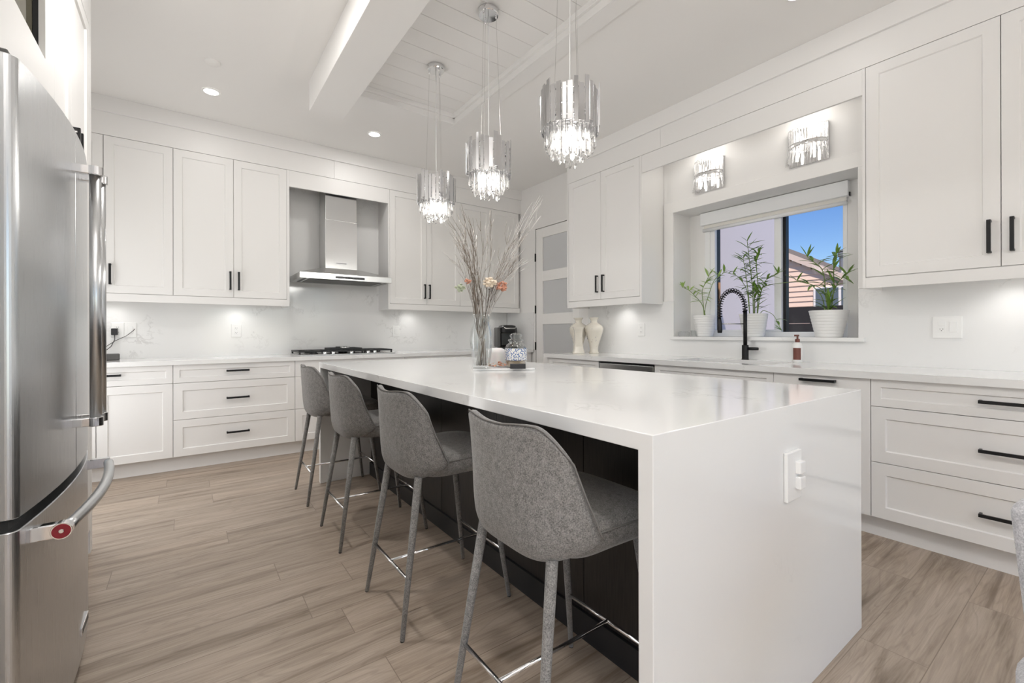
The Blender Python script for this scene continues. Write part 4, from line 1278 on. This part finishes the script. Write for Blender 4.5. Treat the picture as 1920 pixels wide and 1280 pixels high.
# ------------------------------------------------------------------ coffee maker in the back corner
km = empty('coffee_maker', (3.47, 4.90, CT), -.35, 'black single-cup coffee maker in the back corner', 'coffee maker')
box('base', BLACKP, -.105, .105, -.16, .12, 0, .035, km, bevel=.01)
box('rear_column', BLACKP, -.095, .095, -.02, .12, .035, .26, km, bevel=.02)
g = MB()
lp = []
for k, z in ((.9, .215), (1.0, .23), (1.0, .285), (.92, .31), (.6, .322)):
    lp.append([(.108 * k * math.copysign(abs(math.cos(2 * PI * i / 32)) ** .6, math.cos(2 * PI * i / 32)), -.02 + .14 * k * math.copysign(abs(math.sin(2 * PI * i / 32)) ** .6, math.sin(2 * PI * i / 32)), z) for i in range(32)])
g.rings(lp).build('brew_head', BLACKP, km, smooth=True)
MB().tube([(-.075, -.155, .285), (-.06, -.175, .275), (.06, -.175, .275), (.075, -.155, .285)], .008, 10).build('lever', NICKEL, km, smooth=True)
box('water_tank', GREYP, -.150, -.107, -.09, .11, .03, .29, km, bevel=.012)
MB().tube([(.10, .06, .30), (.13, .06, .31), (.15, .05, .28), (.155, .05, .2)], .005, 8).build('side_handle', BLACKP, km, smooth=True)

# ------------------------------------------------------------------ tray and what stands on it
TRX, TRY = 1.585, 2.30
tr_ = empty('serving_tray', (TRX, TRY, IH + .0005), math.radians(-38), 'white marble tray on the island under the branches', 'tray')
tr_.rotation_euler = (0, 0, math.radians(-28))
box('slab', QUARTZ, -.185, .185, -.155, .165, 0, .013, tr_, bevel=.003)
TZ = IH + .0140
va = empty('glass_vase', (1.41, 2.25, TZ), 0, 'tall clear glass vase full of dried branches on the tray', 'vase')
vprof_o = [(.050, 0), (.054, .006), (.052, .03), (.060, .09), (.069, .16), (.064, .22), (.050, .265), (.048, .285), (.058, .318)]
vprof = [(.0, 0)] + vprof_o + [(r - .0035, z) for r, z in reversed(vprof_o[2:])] + [(.0, .014)]
MB().lathe(vprof, seg=40, close=False).build('vase_body', GLASS, va, smooth=True)
rnd = random.Random(12)
def branch(i):
    a = rnd.uniform(0, 2 * PI)
    foot = Vector((.030 * math.cos(a), .030 * math.sin(a), .016))
    u_ = rnd.uniform(-1, 1)
    # fan out mostly along the picture direction (right vector of the kitchen)
    wide = rnd.choice([-1, 1]) * rnd.random() ** .7
    if i < 5: wide = .95 + .05 * rnd.random()
    elif i < 10: wide = -rnd.uniform(.55, .75)
    dep = rnd.uniform(-.75, .75)
    across = Vector((.81, -.59, 0)); along = Vector((.59, .81, 0))
    H = rnd.uniform(.66, .90)
    if i < 5: H = rnd.uniform(.88, .99)
    spread = .33 if wide > 0 else .27
    if abs(wide) < .4: H += .06
    if i < 5: tip = across * (.30 + .09 * rnd.random()) + along * dep * .08 + Vector((0, 0, H))
    else: tip = across * wide * spread * .82 + along * dep * .20 + Vector((0, 0, H * (1 - .10 * abs(wide))))
    neck = -foot * .6 + across * wide * .028 + Vector((0, 0, .275))
    neck.x = max(-.035, min(.035, neck.x)); neck.y = max(-.035, min(.035, neck.y)); neck.z = .275
    pts = []
    k = 16
    wob = rnd.uniform(0, 6)
    for j in range(k + 1):
        t = j / k
        if t < .32: p = foot.lerp(neck, t / .32)
        else:
            s = (t - .32) / .68
            p = neck.lerp(tip, s)
            ease = s * (1 - s)
            p += Vector((0, 0, ease * .12)) - across * wide * ease * .12
            p += Vector((math.sin(wob + s * 9), math.cos(wob * 1.3 + s * 8), 0)) * .014 * s
        pts.append(p)
    white = i < 5 or rnd.random() < .30
    r0 = rnd.uniform(.0026, .0038)
    g = MB().tube(pts, [r0 * (1 - .72 * j / k) for j in range(k + 1)], 6)
    for q in range(rnd.randint(6, 10)):
        j = rnd.randint(7, k - 1)
        p = pts[j]; d = (pts[min(j + 1, k)] - pts[j - 1]).normalized()
        off_ = Vector((rnd.uniform(-1, 1), rnd.uniform(-1, 1), rnd.uniform(-.1, .4))) * .5
        L = rnd.uniform(.05, .15)
        q1 = p + (d + off_).normalized() * L * .5
        q2 = q1 + (d + off_ * .4).normalized() * L * .5
        g.tube([p, q1, q2], [.0013, .0011, .0006], 5)
    o = g.build('dried_branch', TWIGW if white else TWIG, None, (1.41, 2.25, TZ), smooth=True)
    if i < 5: tag(o, 'pale frosted branch in the vase leaning far out to the right', 'branch', 'frosted branches leaning right')
    elif white: tag(o, 'pale frosted branch standing in the glass vase bundle', 'branch', 'frosted branches in the glass vase')
    else: tag(o, 'thin brown dried branch standing in the glass vase bundle', 'branch', 'brown dried branches in the glass vase')
for i in range(46): branch(i)
def flower(loc, m_, r, label, seed, flat=.6):
    rn = random.Random(seed); g = MB()
    for k in range(46):
        d = Vector((rn.gauss(0, 1), rn.gauss(0, 1), rn.gauss(0, 1))).normalized() * r * rn.uniform(.15, .62)
        q = r * rn.uniform(.16, .26); fl = rn.uniform(.35, .8)
        g.lathe([(q * math.sin(PI * i / 6), -q * fl * math.cos(PI * i / 6)) for i in range(7)], (d.x, d.y, d.z * .8), 7, False)
    o = g.build('dried_flower', m_, None, loc, smooth=True)
    tag(o, label, 'flower', 'dried flowers among the branches')
flower((1.425, 2.18, 1.435), PETALC, .058, 'cream dried flower head among the branches', 2)
flower((1.50, 2.17, 1.41), PETALO, .055, 'orange dried flower head right of the cream one', 3)
flower((1.275, 2.26, 1.40), PETALG, .045, 'pale green dried flower at the left of the branch bundle', 5)
flower((1.30, 2.22, 1.435), PETALO, .030, 'small rusty dried flower beside the pale green one', 7)

cd = empty('candle_jar', (1.575, 2.335, TZ), 0, 'plain white rounded candle jar behind the dried shells', 'candle')
MB().lathe([(.0, 0), (.050, 0), (.056, .006), (.056, .085), (.050, .104), (.030, .113), (.0, .114)], seg=36, close=False).build('jar_body', WAX, cd, smooth=True)
jr = empty('cookie_jar', (1.60, 2.165, TZ), 0, 'lidded glass jar with a blue lattice label on the tray', 'jar')
jp = [(.054, 0), (.062, .01), (.065, .05), (.065, .115), (.058, .135), (.040, .148), (.039, .156)]
MB().lathe([(.0, 0)] + jp + [(r - .004, z) for r, z in reversed(jp[1:])] + [(.0, .008)], seg=40, close=False).build('jar_body', GLASS, jr, smooth=True)
MB().lathe([(.0, .157), (.045, .157), (.047, .162), (.045, .168), (.030, .172), (.030, .178), (.037, .186), (.036, .197), (.026, .203), (.0, .204)], seg=36, close=False).build('lid', GLASS, jr, smooth=True)
MB().lathe([(.0655, .045), (.0659, .05), (.0659, .112), (.0655, .115)], seg=40, close=False).build('label_band', GRIDP, jr, smooth=True)
MB().lathe([(.0, .0085), (.056, .0085), (.059, .04), (.04, .05), (.0, .055)], seg=30, close=False).build('contents', SAND, jr, smooth=True)
bb = empty('matchbox', (1.555, 2.085, TZ), math.radians(-36), 'small black box in front of the lidded jar', 'box')
box('box_body', BLACKP, -.045, .045, -.014, .014, 0, .028, bb, bevel=.002)
rn = random.Random(31)
g = MB()
for k in range(26):
    a = rn.uniform(0, 2 * PI); q = .055 * math.sqrt(rn.random())
    base = (q * math.cos(a), q * math.sin(a) * .8, .006 + .035 * rn.random() * (1 - q / .06))
    b2 = rn.uniform(0, 2 * PI)
    leaf(g, base, (math.cos(b2), math.sin(b2), rn.uniform(.1, .8)), rn.uniform(.022, .036), rn.uniform(.008, .013), .008, rn)
PETALP = mat('peach_petal', (0.62, 0.33, 0.22), 0.7)
o = g.build('potpourri', PETALP, None, (1.50, 2.215, TZ + .002), smooth=True)
tag(o, 'heap of peach dried petals between the vase and the jar', 'potpourri', kind='stuff')

# ------------------------------------------------------------------ outside the window
structure(box('ground_outside', GROUND, 4.1, 30, -12, 25, -.6, -.5))
wg = empty('house_wing', (4.2, 2.75, -.5), 0, 'grey stucco house wing close behind the left window pane', 'building')
box('wing_wall', STUCCO, -.05, 2.13, 0, 2.5, 0, 6.0, wg)
g = MB().box(.06, .70, -.03, .02, 1.0, 3.05)
g.build('wing_window_frame', BLACKM, wg)
box('wing_window_trim', WOODWARM, .66, .685, -.04, -.03, 1.1, 2.2, wg)
box('wing_window_glass', HWIN, .12, .62, -.036, -.031, 1.1, 2.95, wg)
nh = empty('neighbour_house', (12.0, 3.0, -.5), 0, 'beige clapboard house with a gable roof beyond the fence', 'building')
def rake(y): return 3.154 + .5 - .14 + (y - 5.02) * .558
g = MB()
z = 0.0; yR, yL = -3.0, 7.4
step = .125
while z < rake(yL):
    yy0 = max(yR, (z + .06 - 3.514) / .558 + 5.02)
    if yy0 < yL: g.poly([(0 - .018, yy0 - 3, z), (0 - .018, yL - 3, z), (0, yL - 3, z + step), (0, yy0 - 3, z + step), (.1, yy0 - 3, z), (.1, yL - 3, z), (.1, yL - 3, z + step), (.1, yy0 - 3, z + step)],
           [(0, 1, 2, 3), (4, 7, 6, 5), (0, 4, 5, 1), (3, 2, 6, 7), (0, 3, 7, 4), (1, 5, 6, 2)])
    z += step
g.build('siding', SIDING, nh)
box('house_body', SIDING, .1, 2.6, yR - 3 + .2, yL - 3, 0, 1.1, nh)
def slope_box(name, m_, x0, x1, y0, y1, t0, t1):
    v = []
    for x in (x0, x1):
        for (yy, tt) in ((y0, t0), (y1, t0), (y1, t1), (y0, t1)):
            v.append((x, yy - 3, rake(yy) + tt))
    return MB().poly(v, []) if False else (lambda mb: (mb.poly(v, [(0, 1, 2, 3), (7, 6, 5, 4), (0, 4, 5, 1), (1, 5, 6, 2), (2, 6, 7, 3), (3, 7, 4, 0)]), mb.build(name, m_, nh))[1])(MB())
slope_box('roof', ROOFM, -.06, 2.6, -3.6, 7.4, .0, .09)
slope_box('rake_board', FASCIA, -.09, -.06, -3.6, 7.4, -.02, .13)
g = box('house_window', VINYL, -.05, .02, 3.55 - 3, 4.36 - 3, 2.08, 2.68, nh)
for a, b_ in ((3.60, 3.80), (3.86, 4.31)):
    box('house_window_pane', HWIN, -.02, .02, a - 3 - .955, b_ - 3 - .955, -.27, .27, g).location.x = -.02
for ch in g.children: ch.location = (-.03, ch.location.y, 0)
vt = empty('roof_vent', (12.6, 3.98, rake(3.98) - .5 + .1), 0, 'metal chimney pipe with a cap on the neighbouring roof', 'vent')
MB().lathe([(.16, -.25), (.12, .0), (.07, .06), (.07, .38), (.10, .39), (.10, .48), (.08, .50)], seg=20).build('pipe', GALV, vt)
MB().lathe([(.11, .51), (.11, .54), (.0, .57)], seg=20).build('cap', GALV, vt)
fn = empty('fence', (9.0, 2.5, -.5), 0, 'dark board fence below the neighbouring house', 'fence')
g = MB()
for k in range(7): g.box(0, .03, -3.5, 4.0, .30 * k, .30 * k + .29)
g.build('boards', DARKFENCE, fn)
for y in (-2.4, -.8, .8, 2.4): box('post', DARKFENCE, .03, .12, y - .05, y + .05, 0, 2.0, fn)
